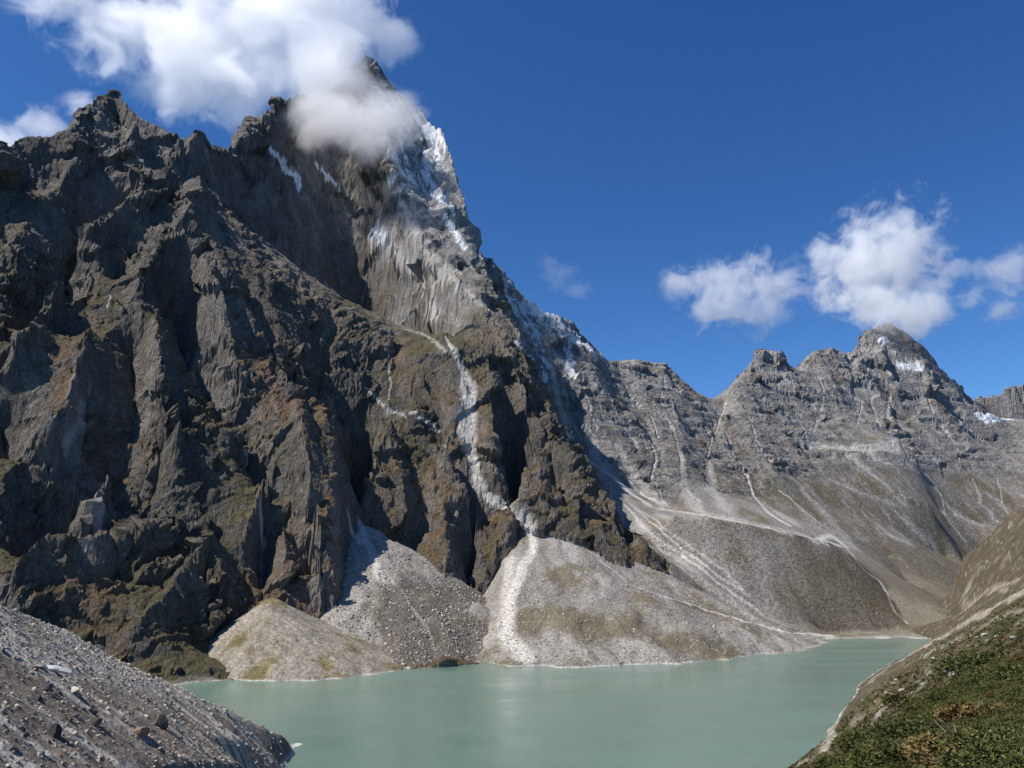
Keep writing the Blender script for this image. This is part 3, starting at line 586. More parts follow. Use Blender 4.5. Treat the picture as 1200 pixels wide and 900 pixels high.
# ------------------------------------------------------------------ right hillside, from under the camera to the far brown hill
GR = Grid(6, 50, 0.0014, 8, 2750, 0.0042)
CR = Grid(6, 50, 0.004, 8, 2750, 0.008)
RSH = shore([(800,1010),(890,930),(925,899),(948,888),(966,879),(975,868),(968,857),(980,848),(986,835),(1001,818),(1006,803),(1022,790),(1045,776),(1070,765),(1092,754),(1103,750)])
HILL = pw([(1122,668,2380),(1140,648,2350),(1160,625,2300),(1180,608,2250),(1200,593,2200),(1260,560,2100),(1350,510,2000),(1500,450,1900)])
HR = solve(CR, [dens(P, 2 if P[:, 1].min() < 300 else 6) for P in (RSH, RSH+np.array([-14, 2, -6]), RSH+np.array([-70, 10, -25]), HILL, off(HILL, 350, -170), off(HILL, 900, -300),
   np.array([(2.,7.8,148.4),(5.,8.,148.2)]), np.array([(3.,20.,145.),(8.,20.,145.5),(16.,20.,147)]),
   pw([(930,960,120),(960,950,70),(1000,950,50),(1100,950,32),(1200,950,26),(1400,950,18)]),
   pw([(955,904,330),(968,900,220),(985,900,140),(1010,900,95),(1050,900,62),(1100,900,48),(1200,900,36),(1300,900,28),(1500,900,20)]),
   pw([(1000,872,430),(1050,870,190),(1100,870,95),(1150,870,66),(1200,870,50),(1300,870,36),(1500,870,25)]),
   pw([(1003,842,640),(1050,840,330),(1100,840,165),(1150,840,105),(1200,840,78),(1300,840,54),(1500,840,40)]),
   pw([(1016,812,930),(1050,810,560),(1100,810,300),(1150,810,170),(1200,810,120),(1300,810,80),(1500,810,60)]),
   pw([(1050,782,1220),(1075,780,850),(1100,780,560),(1150,780,300),(1200,780,190),(1300,780,110),(1500,780,80)]),
   pw([(1102,752,1480),(1125,750,900),(1150,750,560),(1200,750,310),(1300,750,160),(1500,750,100)]),
   pw([(1118,735,1700),(1140,725,1150),(1165,720,850),(1200,720,500),(1300,700,250),(1500,680,150)]),
   pw([(1150,702,1750),(1175,696,1300),(1200,690,1000),(1300,650,700),(1500,600,500)]),
   pw([(1140,670,2100),(1170,650,1900),(1200,640,1700),(1300,600,1400)]),
   pw([(1108,742,1850),(1118,712,2250),(1120,690,2500)]), np.array([(900.,1950.,-8),(800.,2000.,-15),(700.,2000.,-20)]), np.array([(1100.,2150,8),(1180.,2400,30),(1220.,2500,50)]))])
ZR = blur(CR.sample(blur(HR, 3), GR.X, GR.Y), 6)
far_ = smooth(150, 900, GR.Y)
far_ = far_*smooth(2, 40, ZR); ZR = ZR + erode(GR, ZR, 0.085*far_, 120, 5, 151) + far_*11*fbm2(GR.X, GR.Y, 110, 6, 152, .6) + smooth(60, 300, GR.Y)*3.4*fbm2(GR.X, GR.Y, 45, 4, 153, .6)*smooth(2, 26, ZR) + smooth(15, 60, GR.Y)*2.0*smooth(1200, 600, GR.Y)*fbm2(GR.X, GR.Y, 14, 4, 154, .6)*smooth(1, 9, ZR)
PXR, PYR = project(GR.X, GR.Y, ZR)
q1 = fbm2(GR.X, GR.Y, 120, 4, 161); q2 = fbm2(GR.X, GR.Y, 22, 4, 162, .65); q3 = fbm2(GR.X, GR.Y, 5, 3, 163, .6)
def fullR(c): return np.zeros(ZR.shape+(3,), np.float32)+C(*c)
cR = mixc(fullR((.072, .066, .028)), C(.105, .082, .042), smooth(-.1, .35, q2+.5*q3)); cR = mixc(cR, C(.055, .06, .02), smooth(.0, .4, -q2+.4*q3)); cR = mixc(cR, C(.15, .10, .04), smooth(.2, .45, q2-.4*q3)*.6)
fh = mixc(fullR((.088, .066, .042)), C(.068, .062, .036), smooth(-.15, .3, q1)); fh = mixc(fh, C(.19, .17, .14), smooth(.1, .35, q2+.4*q3)*.6); fh = mixc(fh, C(.06, .055, .03), smooth(.05, .4, -q2+.6*q3)*.7)
cR = mixc(cR, fh, smooth(750, 1150, GR.Y))
bare = np.zeros_like(ZR); gg = dict(g=GR, Zs=ZR)
for L, a, b, v in [([(1200,692),(1175,706),(1150,718),(1130,731),(1112,741),(1090,752),(1065,768),(1040,784),(1018,800)], 13, 7, .85), ([(1200,712),(1170,722),(1145,735),(1120,748),(1098,760),(1075,772)], 6, 5, .6),
   ([(1186,680),(1165,690),(1140,705),(1128,715)], 18, 9, .7), ([(1145,668),(1135,685),(1130,700),(1135,712)], 14, 12, .6), ([(1160,685),(1180,690)],10,8,.5), ([(1090,775),(1089,790),(1083,805)], 3, 3, .7), ([(1120,795),(1100,802),(1085,812),(1070,818)], 4, 5, .5), ([(1200,727),(1185,734)],4,4,.7),
   ([(1033,833),(1030,838)], 4, 3, .9), ([(1072,820),(1060,828),(1050,835)], 5, 5, .45), ([(984,832),(980,848),(968,858),(976,872)], 9, 9, 1.0), ([(1010,838),(1000,845)],4,4,.5), ([(1100,700),(1110,715)],8,8,.4), ([(930,897),(960,884)], 4, 5, .55)]:
    splat(bare, L, a, b, 0.6, v, wob=1.6, **gg)
bare = bare*smooth(-.25, .3, q3+q2+bare*.7-.25); cR = mixc(cR, mixc(fullR((.33, .29, .235)), C(.19, .165, .13), smooth(-.1, .4, q3)), np.clip(bare*1.1, 0, 1))
cliff = smooth(.62, .5, 1/np.sqrt(sum(v*v for v in GR.grad(ZR))+1))*smooth(40, 25, ZR)*smooth(400, 500, GR.Y); cR = mixc(cR, C(.17, .155, .135), cliff*.8)
cR = mixc(cR, C(.50, .46, .40), smooth(1.2+4*q2+2*q3, .2, ZR)*smooth(-.3, .1, q2))
M_hil = ground_mat('hillside_turf', 2.2, 1.6, 0.55)
sheet('hillside', GR, GR.X, GR.Y, ZR, cR, np.clip(bare+.25, 0, 1), (cell(ZR) > -6), M_hil)

# ------------------------------------------------------------------ lake
def lake():
    m, t, N, ln = nodes('lake_water')
    out = N('OutputMaterial'); b = N('BsdfPrincipled'); b.inputs['Base Color'].default_value = (.20, .33, .275, 1)
    b.inputs['Roughness'].default_value = 0.16; b.inputs['IOR'].default_value = 1.33
    tc = N('NewGeometry')
    mp = N('Mapping'); mp.inputs['Scale'].default_value = (0.35, 1.0, 1.0); ln(tc.outputs['Position'], mp.inputs[0])
    n1 = N('TexNoise', Scale=0.35, Detail=5, Roughness=0.6); ln(mp.outputs[0], n1.inputs['Vector'])
    bp = N('Bump', Strength=0.35, Distance=0.6); ln(n1.outputs[0], bp.inputs['Height']); ln(bp.outputs[0], b.inputs['Normal'])
    n2 = N('TexNoise', Scale=0.004, Detail=4, Roughness=0.6); ln(tc.outputs['Position'], n2.inputs['Vector'])
    c = mixrgb(N, ln, 'MIX', ramp(N, ln, n2.outputs[0], .35, .65), (.118, .188, .148, 1), (.128, .20, .168, 1)); ln(c, b.inputs['Base Color'])
    mp2 = N('Mapping'); mp2.inputs['Scale'].default_value = (.0025, .011, 1); mp2.inputs['Rotation'].default_value = (0, 0, .25); ln(tc.outputs['Position'], mp2.inputs[0]); n3 = N('TexNoise', Scale=1.0, Detail=5, Roughness=.6); ln(mp2.outputs[0], n3.inputs['Vector'])
    ln(ramp(N, ln, n3.outputs[0], .4, .62, .09, .24), b.inputs['Roughness']); ln(ramp(N, ln, n3.outputs[0], .4, .62, .25, .6), bp.inputs['Strength'])
    ln(b.outputs[0], out.inputs[0])
    me = bpy.data.meshes.new('lake'); xs = np.linspace(-2500, 2600, 30); ys = np.linspace(60, 2300, 20)
    v = [(x, y, 0) for y in ys for x in xs]; f = [(j*30+i, j*30+i+1, (j+1)*30+i+1, (j+1)*30+i) for j in range(19) for i in range(29)]
    me.from_pydata(v, [], f); me.materials.append(m); o = bpy.data.objects.new('lake', me); SC.collection.objects.link(o); o['kind'] = 'structure'
lake()

# ------------------------------------------------------------------ rubble, boulders, shrubs
def flat_mat(name, c0, c1, scale, rough=0.9, per_obj=True, bump=0.3, spec=0.2):
    m, t, N, ln = nodes(name)
    out = N('OutputMaterial'); b = N('BsdfPrincipled'); b.inputs['Roughness'].default_value = rough; b.inputs['Specular IOR Level'].default_value = spec
    tc = N('NewGeometry'); n = N('TexNoise', Scale=scale, Detail=5, Roughness=0.65); ln(tc.outputs['Position'], n.inputs['Vector'])
    c = mixrgb(N, ln, 'MIX', ramp(N, ln, n.outputs[0], .3, .7), (*c0, 1), (*c1, 1))
    src = N('ObjectInfo').outputs['Random'] if per_obj else N('NewGeometry').outputs['Random Per Island']
    k = ramp(N, ln, src, 0, 1, .55, 1.6); vm = N('VectorMath', operation='SCALE'); ln(c, vm.inputs[0]); ln(k, vm.inputs['Scale']); ln(vm.outputs[0], b.inputs['Base Color'])
    bp = N('Bump', Strength=1, Distance=bump); ln(n.outputs[0], bp.inputs['Height']); ln(bp.outputs[0], b.inputs['Normal'])
    ln(b.outputs[0], out.inputs[0]); return m
import bmesh
def rock_np(seed, sub=1, flat=.75):
    """an angular block: a ball cut by random planes"""
    r = np.random.default_rng(seed); bm = bmesh.new(); bmesh.ops.create_icosphere(bm, subdivisions=sub, radius=1)
    v = np.array([x.co[:] for x in bm.verts]); f = np.array([[x.index for x in p.verts] for p in bm.faces]); bm.free()
    for _ in range(9):
        n = r.normal(size=3); n /= np.linalg.norm(n); d = r.uniform(.45, .8); e = v@n-d; v = v - np.maximum(e, 0)[:, None]*n
    v *= np.array([r.uniform(.8, 1.25), r.uniform(.7, 1.1), r.uniform(.5, .9)*flat/.75]); v += r.normal(size=v.shape)*.02
    return v, f
def np_mesh(name, V, Fc, mat, smoothf=False):
    me = bpy.data.meshes.new(name); n = Fc.shape[1]
    me.vertices.add(len(V)); me.vertices.foreach_set('co', V.astype(np.float32).ravel())
    me.loops.add(Fc.size); me.loops.foreach_set('vertex_index', Fc.astype(np.int32).ravel())
    me.polygons.add(len(Fc)); me.polygons.foreach_set('loop_start', np.arange(0, Fc.size, n, dtype=np.int32)); me.update(calc_edges=True)
    me.polygons.foreach_set('use_smooth', np.full(len(Fc), smoothf)); me.materials.append(mat); return me
def link(name, me, **kw):
    o = bpy.data.objects.new(name, me); SC.collection.objects.link(o)
    for k, v in kw.items(): o[k] = v
    return o
def rotm(r):
    q = r.normal(size=4); q /= np.linalg.norm(q); w, x, y, z = q
    return np.array([[1-2*(y*y+z*z), 2*(x*y-z*w), 2*(x*z+y*w)], [2*(x*y+z*w), 1-2*(x*x+z*z), 2*(y*z-x*w)], [2*(x*z-y*w), 2*(y*z+x*w), 1-2*(x*x+y*y)]])
def scatter_mesh(name, protos, P, Sz, mat, seed=0, up=False):
    r = np.random.default_rng(seed); VV = []; FF = []; base = 0; pick = r.integers(0, len(protos), len(P))
    for k, (pv, pf) in enumerate(protos):
        w = np.nonzero(pick == k)[0]
        if len(w) == 0: continue
        M = np.array([rotm(r) for _ in range(48)]) if not up else np.array([[[math.cos(a), -math.sin(a), 0], [math.sin(a), math.cos(a), 0], [0, 0, 1]] for a in r.uniform(0, 6.283, 48)])
        rv = np.einsum('kij,vj->kvi', M, pv)[r.integers(0, 48, len(w))]
        V = rv*Sz[w][:, None, None] + P[w][:, None, :]
        F_ = pf[None]+(np.arange(len(w))*len(pv))[:, None, None]+base
        VV.append(V.reshape(-1, 3)); FF.append(F_.reshape(-1, pf.shape[1])); base += len(w)*len(pv)
    return np_mesh(name, np.vstack(VV), np.vstack(FF), mat)
def hits(g, Zs, px, py):
    h = g.hit(Zs, px, py); ok = ~np.isnan(h[:, 0]) & (h[:, 0] > 1); h = h[ok]
    r = np.exp(g.l0+h[:, 0]*g.dl); th = g.th0+h[:, 1]*g.dth
    return np.stack([r*np.sin(th), r*np.cos(th), bil(Zs, h[:, 0], h[:, 1])], 1), ok
M_r1 = flat_mat('pale_stone', (.23, .215, .19), (.33, .31, .28), 1.2); M_r2 = flat_mat('dark_stone', (.06, .055, .055), (.11, .10, .095), 1.2); M_r3 = flat_mat('rusty_stone', (.14, .085, .06), (.20, .14, .11), 1.2)
M_rub = flat_mat('rubble_stone', (.22, .195, .16), (.42, .38, .32), 1.0, per_obj=False)
small = [rock_np(200+i, 1) for i in range(6)]
# rubble on the left moraine: one mass
n = 80000; a = rng.uniform(1, GL.nr-2, n*3); b = rng.uniform(1, GL.nc-2, n*3)
z = bil(ZL, a, b); ii, jj = a.astype(int), b.astype(int); px = PXL[ii, jj]; py = PYL[ii, jj]
rub = (z > 1) & (px > -60) & (px < 360) & (py < 960)
dens_ = lerp(1.0, .4, smooth(-12, 14, py-np.interp(px, [0, 60, 130, 200, 260, 330], [752, 782, 800, 815, 835, 862]))); rub &= rng.random(n*3) < dens_
a, b, z = a[rub][:n], b[rub][:n], z[rub][:n]; r = np.exp(GL.l0+a*GL.dl); th = GL.th0+b*GL.dth
P = np.stack([r*np.sin(th), r*np.cos(th), z], 1); Sz = 0.33*np.clip(rng.pareto(2.6, len(P))+.4, .35, 4)*(r/400)**.7; P[:, 2] += Sz*.15
link('rubble', scatter_mesh('rubble', small, P, Sz, M_rub, 3), kind='stuff')
big = [np_mesh('boulder', *rock_np(300+i, 2), (M_r1, M_r2, M_r1, M_r3, M_r2, M_r1)[i]) for i in range(6)]
LB = ['pale grey boulder lying in the rubble of the left moraine', 'dark boulder lying in the rubble of the left moraine', 'pale grey boulder lying in the rubble of the left moraine', 'rusty brown boulder lying in the rubble of the left moraine', 'dark boulder lying in the rubble of the left moraine', 'pale grey boulder lying in the rubble of the left moraine']
GB = ['pale boulders on the left moraine', 'dark boulders on the left moraine', 'pale boulders on the left moraine', 'rusty boulders on the left moraine', 'dark boulders on the left moraine', 'pale boulders on the left moraine']
px = rng.uniform(2, 335, 520); py = 700+rng.random(520)**.8*198
Pb, ok = hits(GL, ZL, px, py); k = 0
for p in Pb:
    if p[2] < 2 or k >= 230 or p[1] > 760: continue
    t = int(rng.integers(0, 6)); sz = (.6+rng.pareto(2.2)*.4)*(p[1]/400)**.6; sz = min(sz, 3.2)
    o = link('boulder', big[t], label=LB[t], category='boulder', group=GB[t]); o.location = (p[0], p[1], p[2]+sz*.22); o.scale = (sz, sz, sz); o.rotation_euler = tuple(rng.uniform(-.5, .5, 2))+(rng.uniform(0, 6.28),); k += 1
def special(px, py, sz, me, label, g=GL, Zs=None, sc=(1, 1, 1), rz=0., name='boulder', cat='boulder'):
    P, ok = hits(g, ZL if Zs is None else Zs, [px], [py])
    if len(P) == 0: return
    o = link(name, me, label=label, category=cat); o.location = (P[0, 0], P[0, 1], P[0, 2]+sz*.3*sc[2]); o.scale = (sz*sc[0], sz*sc[1], sz*sc[2]); o.rotation_euler = (0.1, .2, rz)
special(188, 851, 5.2, big[1], 'large dark flat-topped boulder, biggest on the lower slope of the left moraine', rz=.4)
special(165, 862, 3.4, big[3], 'reddish brown boulder just left of the large dark boulder on the moraine')
special(186, 838, 2.3, big[0], 'pale boulder just above the large dark boulder on the moraine')
special(112, 850, 3.4, big[4], 'dark block in the middle of the moraine slope beside brown earth')
special(64, 861, 3.2, big[1], 'dark block low on the moraine slope near the left edge', rz=1.4)
special(232, 741, 0, big[0], 'x') if False else None
M_sn = flat_mat('white_stone', (.42, .41, .39), (.56, .55, .52), 1.0); wm = np_mesh('slab', *rock_np(321, 2), M_sn)
special(60, 785, 4.2, wm, 'bright white rock slab below the moraine crest', sc=(1.7, .8, .45), rz=.15, name='rock_slab', cat='rock slab')
special(46, 782, 2.2, wm, 'small bright white rock left of the white slab', sc=(1.3, .8, .5), rz=.5)
# blocks on the two debris cones and scree: one mass each
def cone_blocks(sel, n, name, mat, seed, s0):
    w = np.argwhere(sel); w = w[rng.integers(0, len(w), n)]+rng.random((n, 2)); zz = bil(Z3, w[:, 0], w[:, 1]); r = np.exp(G.l0+w[:, 0]*G.dl); th = G.th0+w[:, 1]*G.dth
    P = np.stack([r*np.sin(th), r*np.cos(th), zz], 1); Sz = s0*np.clip(rng.pareto(2.4, n)+.5, .5, 4); link(name, scatter_mesh(name, small, P, Sz, mat, seed), kind='stuff')
cone_blocks((lab == 2) & (Z3 > 1) & (Z3 < 190), 9000, 'block_rubble', M_rub, 5, .95)
cone_blocks((lab > 2) & (Z3 > 1) & (Z3 < 250), 9000, 'scree_rubble', M_rub, 6, .8)

# --- hillside: turf as one mass, every juniper a thing
M_leaf = []
for nm, c0, c1 in (('juniper_green', (.048, .056, .014), (.105, .104, .028)), ('juniper_dark', (.035, .042, .012), (.085, .085, .022)), ('scrub_brown', (.10, .065, .025), (.16, .115, .04))):
    m = flat_mat(nm, c0, c1, 1.5, 0.75, per_obj=False, bump=0.02); M_leaf.append(m)
M_twig = flat_mat('bare_twig', (.20, .17, .14), (.34, .30, .26), 4, .8, True, .01)
def shrub_mesh(seed, mat, n=3600, spread=1.0):
    r = np.random.default_rng(seed); cl = [(r.uniform(-.7, .7), r.uniform(-.55, .55), r.uniform(.05, .3), r.uniform(.28, .5)) for _ in range(9)]
    V = []; 
    for i in range(n):
        cx, cy, cz, cr = cl[r.integers(0, 9)]; d = r.normal(size=3); d /= np.linalg.norm(d); d[2] = abs(d[2])*.9-.1
        p = np.array([cx, cy, cz])+d*cr*r.uniform(.72, 1.08)*[1, 1, .95]; L = r.uniform(.03, .085); u = d+r.normal(size=3)*.55; u /= np.linalg.norm(u); w = np.cross(u, r.normal(size=3)); w /= np.linalg.norm(w)
        w *= L*.36; V += [p-w, p+w, p+u*L+w*.3, p+u*L-w*.3]
    V = np.array(V); return np_mesh('foliage', V, np.arange(len(V)).reshape(-1, 4), mat)
def tube(pts, r0, r1, seg=5):
    V = []; Fc = []; pts = [np.array(p, float) for p in pts]
    for i, p in enumerate(pts):
        t = pts[min(i+1, len(pts)-1)]-pts[max(i-1, 0)]; t /= np.linalg.norm(t); a = np.cross(t, [0.3, .2, 1.0]); a /= np.linalg.norm(a); b = np.cross(t, a); rr = r0+(r1-r0)*i/(len(pts)-1)
        for k in range(seg): V.append(p+rr*(a*math.cos(2*PI*k/seg)+b*math.sin(2*PI*k/seg)))
        if i:
            for k in range(seg): Fc.append(((i-1)*seg+k, (i-1)*seg+(k+1) % seg, i*seg+(k+1) % seg, i*seg+k))
    return V, Fc
def twig_mesh(seed, n, L, r0, name):
    r = np.random.default_rng(seed); V = []; Fc = []
    for _ in range(n):
        a = r.uniform(0, 6.28); el = r.uniform(.15, .9); d = np.array([math.cos(a)*math.cos(el), math.sin(a)*math.cos(el), math.sin(el)]); p = np.zeros(3); pts = [p]
        for k in range(5): d = d+r.normal(size=3)*.22; d /= np.linalg.norm(d); p = p+d*L/5; pts.append(p)
        v, f = tube(pts, r0, r0*.25); f = [tuple(i+len(V) for i in q) for q in f]; V += v; Fc += f
    return np_mesh(name, np.array(V), np.array(Fc), M_twig)
SHR = [(shrub_mesh(400+i, M_leaf[(0, 0, 1, 1, 2)[i]]), twig_mesh(420+i, 7, .55, .02, 'stem')) for i in range(5)]
SL_ = ['low bright green dwarf juniper on the near right hillside', 'low bright green dwarf juniper on the near right hillside', 'low dark green dwarf juniper on the near right hillside', 'low dark green dwarf juniper on the near right hillside', 'low brown scrub bush on the near right hillside']
SG = ['bright green junipers on the hillside', 'bright green junipers on the hillside', 'dark green junipers on the hillside', 'dark green junipers on the hillside', 'brown scrub on the hillside']
k = 0; tries = 0; used = []
px = rng.uniform(985, 1212, 3000); py = rng.uniform(775, 912, 3000)
edge = rng.normal(0, 9, len(px)) + np.interp(px, [985, 1040, 1085, 1130, 1165, 1212], [893, 868, 835, 800, 785, 770])
pick = (py > edge); px, py = px[pick], py[pick]
Ps, ok = hits(GR, ZR, px, py)
for p in Ps:
    if k >= 290: break
    if p[1] > 260 or p[0] < .36*p[1]: continue
    d = math.hypot(p[0], p[1]); sz = (0.75+min(2.2, rng.pareto(2.0)*.8))*(d/50)**.75
    if any((p[0]-q[0])**2+(p[1]-q[1])**2 < (.5*(sz+q[2]))**2 for q in used): continue
    used.append((p[0], p[1], sz))
    c = vn2(np.array([p[0]/14+5]), np.array([p[1]/22]), 9)[0]; t = int(rng.integers(0, 2)) if c+rng.normal()*.15 > -.05 else int(rng.integers(2, 4))
    if rng.random() < .09: t = 4
    root = bpy.data.objects.new('juniper_shrub' if t < 4 else 'scrub_bush', None); SC.collection.objects.link(root); root.empty_display_size = .1
    root.location = (p[0], p[1], p[2]-.05*sz); root.rotation_euler = (rng.uniform(-.15, .15), rng.uniform(-.1, .25), rng.uniform(0, 6.28)); root.scale = (sz*rng.uniform(.9, 1.3), sz*rng.uniform(.9, 1.3), sz*rng.uniform(.7, 1.05))
    root['label'] = SL_[t]; root['category'] = 'shrub'; root['group'] = SG[t]
    for nm, me in zip(('foliage', 'stem'), SHR[t]):
        o = bpy.data.objects.new(nm, me); SC.collection.objects.link(o); o.parent = root
    k += 1
print('shrubs', k)
# turf, heather and small scrub between and beyond them
def tuft(seed, n=9, h=.5):
    r = np.random.default_rng(seed); V = []
    for i in range(n):
        a = r.uniform(0, 6.28); b = np.array([math.cos(a), math.sin(a), 0])*r.uniform(0, .45); t = b*r.uniform(1.2, 2.2)+np.array([0, 0, h*r.uniform(.5, 1.1)]); w = np.array([-math.sin(a+.5), math.cos(a+.5), 0])*.16
        V += [b-w, b+w, t+w*.35, t-w*.35]
    V = np.array(V); return V, np.arange(len(V)).reshape(-1, 4)
tf = [tuft(500+i) for i in range(5)]
def turf(n, name, mat, seed, s0, thr, rmax=900):
    a = rng.uniform(1, GR.nr-2, n*3); b = rng.uniform(1, GR.nc-2, n*3); zz = bil(ZR, a, b); r = np.exp(GR.l0+a*GR.dl); th = GR.th0+b*GR.dth; x, y = r*np.sin(th), r*np.cos(th)
    qx, qy = project(x, y, zz); w = (zz > 3) & (r < rmax) & (qx < 1290) & (qx > 880) & (qy < 960) & (bil(bare, a, b) < .2) & (fbm2(x, y, 16, 3, seed) > thr)
    a, b, zz, r, x, y = [q[w][:n] for q in (a, b, zz, r, x, y)]
    Sz = s0*rng.uniform(.6, 1.5, len(x))*np.clip(r/60, .5, 9)**.62; link(name, scatter_mesh(name, tf, np.stack([x, y, zz-.03], 1), Sz, mat, seed, up=True), kind='stuff')
M_t1 = flat_mat('turf_olive', (.075, .072, .024), (.115, .10, .04), .4, .9, False, .01); M_t2 = flat_mat('turf_brown', (.085, .06, .03), (.135, .09, .045), .4, .9, False, .01); M_t3 = flat_mat('turf_green', (.048, .055, .018), (.075, .08, .026), .4, .9, False, .01)
turf(42000, 'grass', M_t1, 11, .40, -.15); turf(30000, 'heather_undergrowth', M_t2, 12, .40, 0); turf(36000, 'moss_undergrowth', M_t3, 13, .42, -.05)
# pale stones showing through the turf
px = rng.uniform(985, 1198, 260); py = rng.uniform(720, 895, 260); Pq, ok = hits(GR, ZR, px, py); k = 0
for p in Pq:
    if k >= 60 or p[2] < 4 or p[1] < 45 or p[1] > 900: continue
    if vn2(np.array([p[0]/30.]), np.array([p[1]/50.]), 77)[0] < .0: continue
    sz = rng.uniform(.35, .9)*(p[1]/150)**.7; sz = min(sz, 2.2)
    o = link('rock', big[(0, 2, 5)[k % 3]], label='pale stone half sunk in the turf of the right hillside', category='rock', group='pale stones in the hillside turf'); o.location = (p[0], p[1], p[2]+sz*.12); o.scale = (sz*1.3, sz, sz*.8); o.rotation_euler = (0, .2, rng.uniform(0, 6.28)); k += 1
for (px, py), lab_, L, sd in (((1128, 884), 'long bare dead branch lying low in the green junipers at the bottom', 2.6, 1), ((1170, 783), 'grey bare twigs sticking out of the juniper beside the orange grass', 3.2, 2), ((1106, 893), 'small pale bare twigs at the bottom edge of the hillside', 1.5, 3)):
    Pq, ok = hits(GR, ZR, [px], [py])
    o = link('dead_branch', twig_mesh(600+sd, 6, L, .035, 'dead_branch'), label=lab_, category='branch'); o.location = Pq[0]+np.array([0, 0, .35]); o.rotation_euler = (.1, .35, sd)

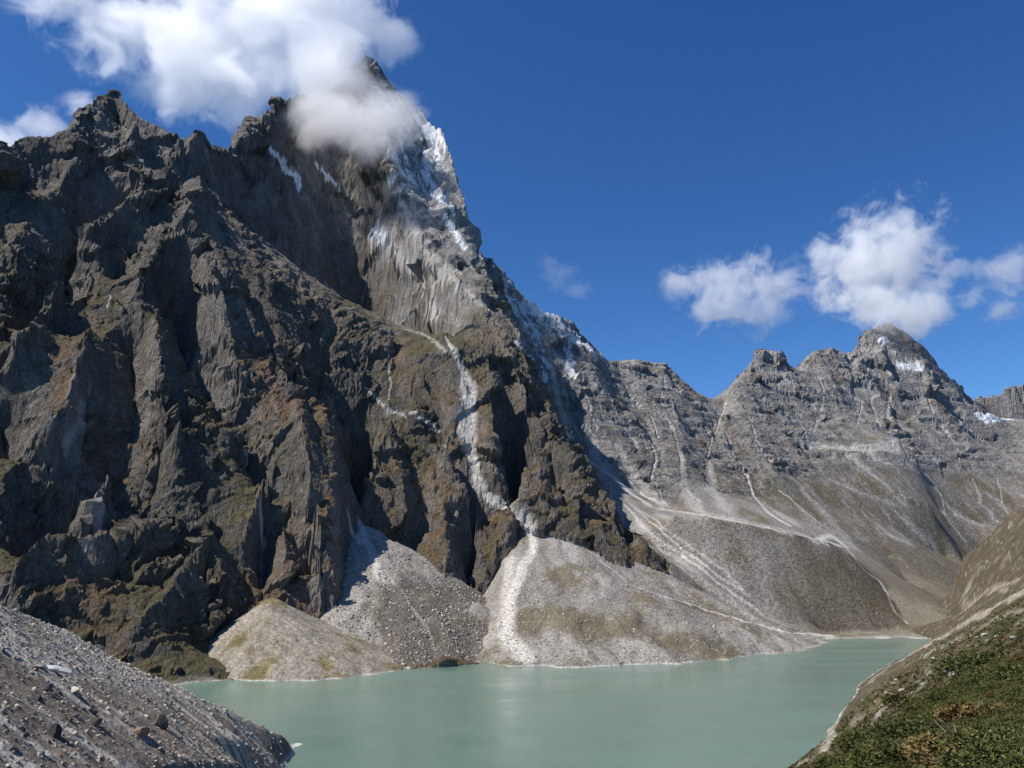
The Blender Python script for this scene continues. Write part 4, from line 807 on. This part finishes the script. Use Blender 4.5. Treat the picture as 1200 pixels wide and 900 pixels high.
# ------------------------------------------------------------------ clouds (real volumes)
def cloud(name, label, blobs, dens, lam, amp, edge=(0.0, 0.22), seed=0, thick=0.8, aniso=0.3):
    """blobs: (px, py, Y, radius in photo pixels, squash)"""
    B = []
    for px, py, Y, rp, sq in blobs:
        x, y, z = world(px, py, Y); B.append((x, y, z, rp*Y/F, sq))
    A = np.array(B); ctr = (A[:, :3].min(0)+A[:, :3].max(0))/2
    lo = (A[:, :3]-A[:, 3:4]*[1.35, 1.35*thick, 1.35]).min(0); hi = (A[:, :3]+A[:, 3:4]*[1.35, 1.35*thick, 1.35]).max(0)
    m, t, N, ln = nodes(name)
    out = N('OutputMaterial'); pv = N('VolumePrincipled'); pv.inputs['Color'].default_value = (1, 1, 1, 1); pv.inputs['Anisotropy'].default_value = aniso
    geo = N('TexCoord')
    n1 = N('TexNoise', Scale=1/lam, Detail=7, Roughness=0.72, Distortion=0.5)
    mp = N('Mapping'); mp.inputs['Location'].default_value = (seed*1000, seed*377, 0); ln(geo.outputs['Object'], mp.inputs[0]); ln(mp.outputs[0], n1.inputs['Vector'])
    cur = None
    for x, y, z, r, sq in B:
        mm = N('Mapping'); mm.vector_type = 'TEXTURE'; mm.inputs['Location'].default_value = (x-ctr[0], y-ctr[1], z-ctr[2]); mm.inputs['Scale'].default_value = (r, r*thick, r*sq); ln(geo.outputs['Object'], mm.inputs[0])
        L = N('VectorMath', operation='LENGTH'); ln(mm.outputs[0], L.inputs[0])
        if cur is None: cur = L.outputs['Value']
        else:
            q = N('Math', operation='SMOOTH_MIN'); q.inputs[2].default_value = 0.35; ln(cur, q.inputs[0]); ln(L.outputs['Value'], q.inputs[1]); cur = q.outputs[0]
    f = N('Math', operation='SUBTRACT'); f.inputs[0].default_value = 1.0; ln(cur, f.inputs[1])                 # 1 in the heart, 0 at the nominal edge
    a = ramp(N, ln, n1.outputs[0], 0.25, 0.75, -amp, amp)
    g = N('Math', operation='ADD'); ln(f.outputs[0], g.inputs[0]); ln(a, g.inputs[1])
    d = N('MapRange', interpolation_type='SMOOTHSTEP'); d.inputs[1].default_value = edge[0]; d.inputs[2].default_value = edge[1]; d.inputs[3].default_value = 0; d.inputs[4].default_value = dens
    ln(g.outputs[0], d.inputs[0]); ln(d.outputs[0], pv.inputs['Density']); ln(pv.outputs[0], out.inputs['Volume'])
    me = bpy.data.meshes.new(name)
    X0, Y0, Z0 = lo-ctr; X1, Y1, Z1 = hi-ctr
    v = [(X0,Y0,Z0),(X1,Y0,Z0),(X1,Y1,Z0),(X0,Y1,Z0),(X0,Y0,Z1),(X1,Y0,Z1),(X1,Y1,Z1),(X0,Y1,Z1)]
    me.from_pydata(v, [], [(0,3,2,1),(4,5,6,7),(0,1,5,4),(1,2,6,5),(2,3,7,6),(3,0,4,7)]); me.materials.append(m)
    o = bpy.data.objects.new(name, me); SC.collection.objects.link(o); o.location = ctr
    m.cycles.volume_step_rate = 0.22 if hasattr(m.cycles, 'volume_step_rate') else 1
    o['label'] = label; o['category'] = 'cloud'; o['kind'] = 'stuff'; return o
cloud('cloud', 'big white cloud wrapped around the highest snowy summit',
      [(60,-30,3200,75,.6),(95,5,3200,62,.7),(140,30,3200,85,.8),(200,60,3200,90,.85),(255,90,3200,80,.9),(290,30,3300,115,1),(385,10,3500,85,1),(325,80,3300,66,.9),(365,85,3250,50,.8),(392,60,2950,50,1),(378,98,2850,50,1.1),(384,138,2740,54,.9),(420,150,2690,60,.95),(452,130,2690,48,1.05),(410,95,3000,40,.9),(462,45,3600,34,1)],
      0.0125, 230, .9, (0.0, .55), 1, .65, .72)
cloud('cloud', 'large puffy white cloud touching the distant pointed peak', [(1040,300,4500,62,1),(1060,270,4500,38,1),(990,315,4500,42,1),(1075,360,4300,38,.8),(1010,355,4300,45,.6),(1052,368,4000,42,.6),(965,300,4500,25,1)], 0.0085, 210, 1.3, (0,.6), 2, .8)
cloud('cloud', 'flat pale cloud hanging left of the puffy cloud', [(860,345,4700,50,.8),(800,335,4700,35,.6),(910,330,4700,42,.7),(880,310,4700,28,.6),(835,365,4700,30,.7),(900,365,4700,30,.5)], 0.006, 200, 1.35, (0,.75), 3, .8)
cloud('cloud', 'small white cloud at the right edge of the sky', [(1185,318,4900,38,.7),(1140,350,4900,20,.8),(1180,362,4900,28,.5),(1120,315,4900,18,.8)], 0.0042, 190, 1.3, (0,.75), 4, 1.0)
cloud('cloud', 'low white cloud behind the left shoulder of the mountain', [(0,165,3600,45,.6),(50,152,3600,35,.6),(95,125,3600,25,.8),(20,180,3600,50,.6)], 0.005, 240, 1.0, (0,.7), 5, 1.0)
cloud('cloud', 'faint thin wisp of cloud in the open blue sky', [(655,322,4200,24,.8),(676,338,4200,24,.5),(645,306,4200,16,.7),(668,318,4200,18,.5)], 0.0012, 90, 1.3, (0,.9), 6, 1.0)
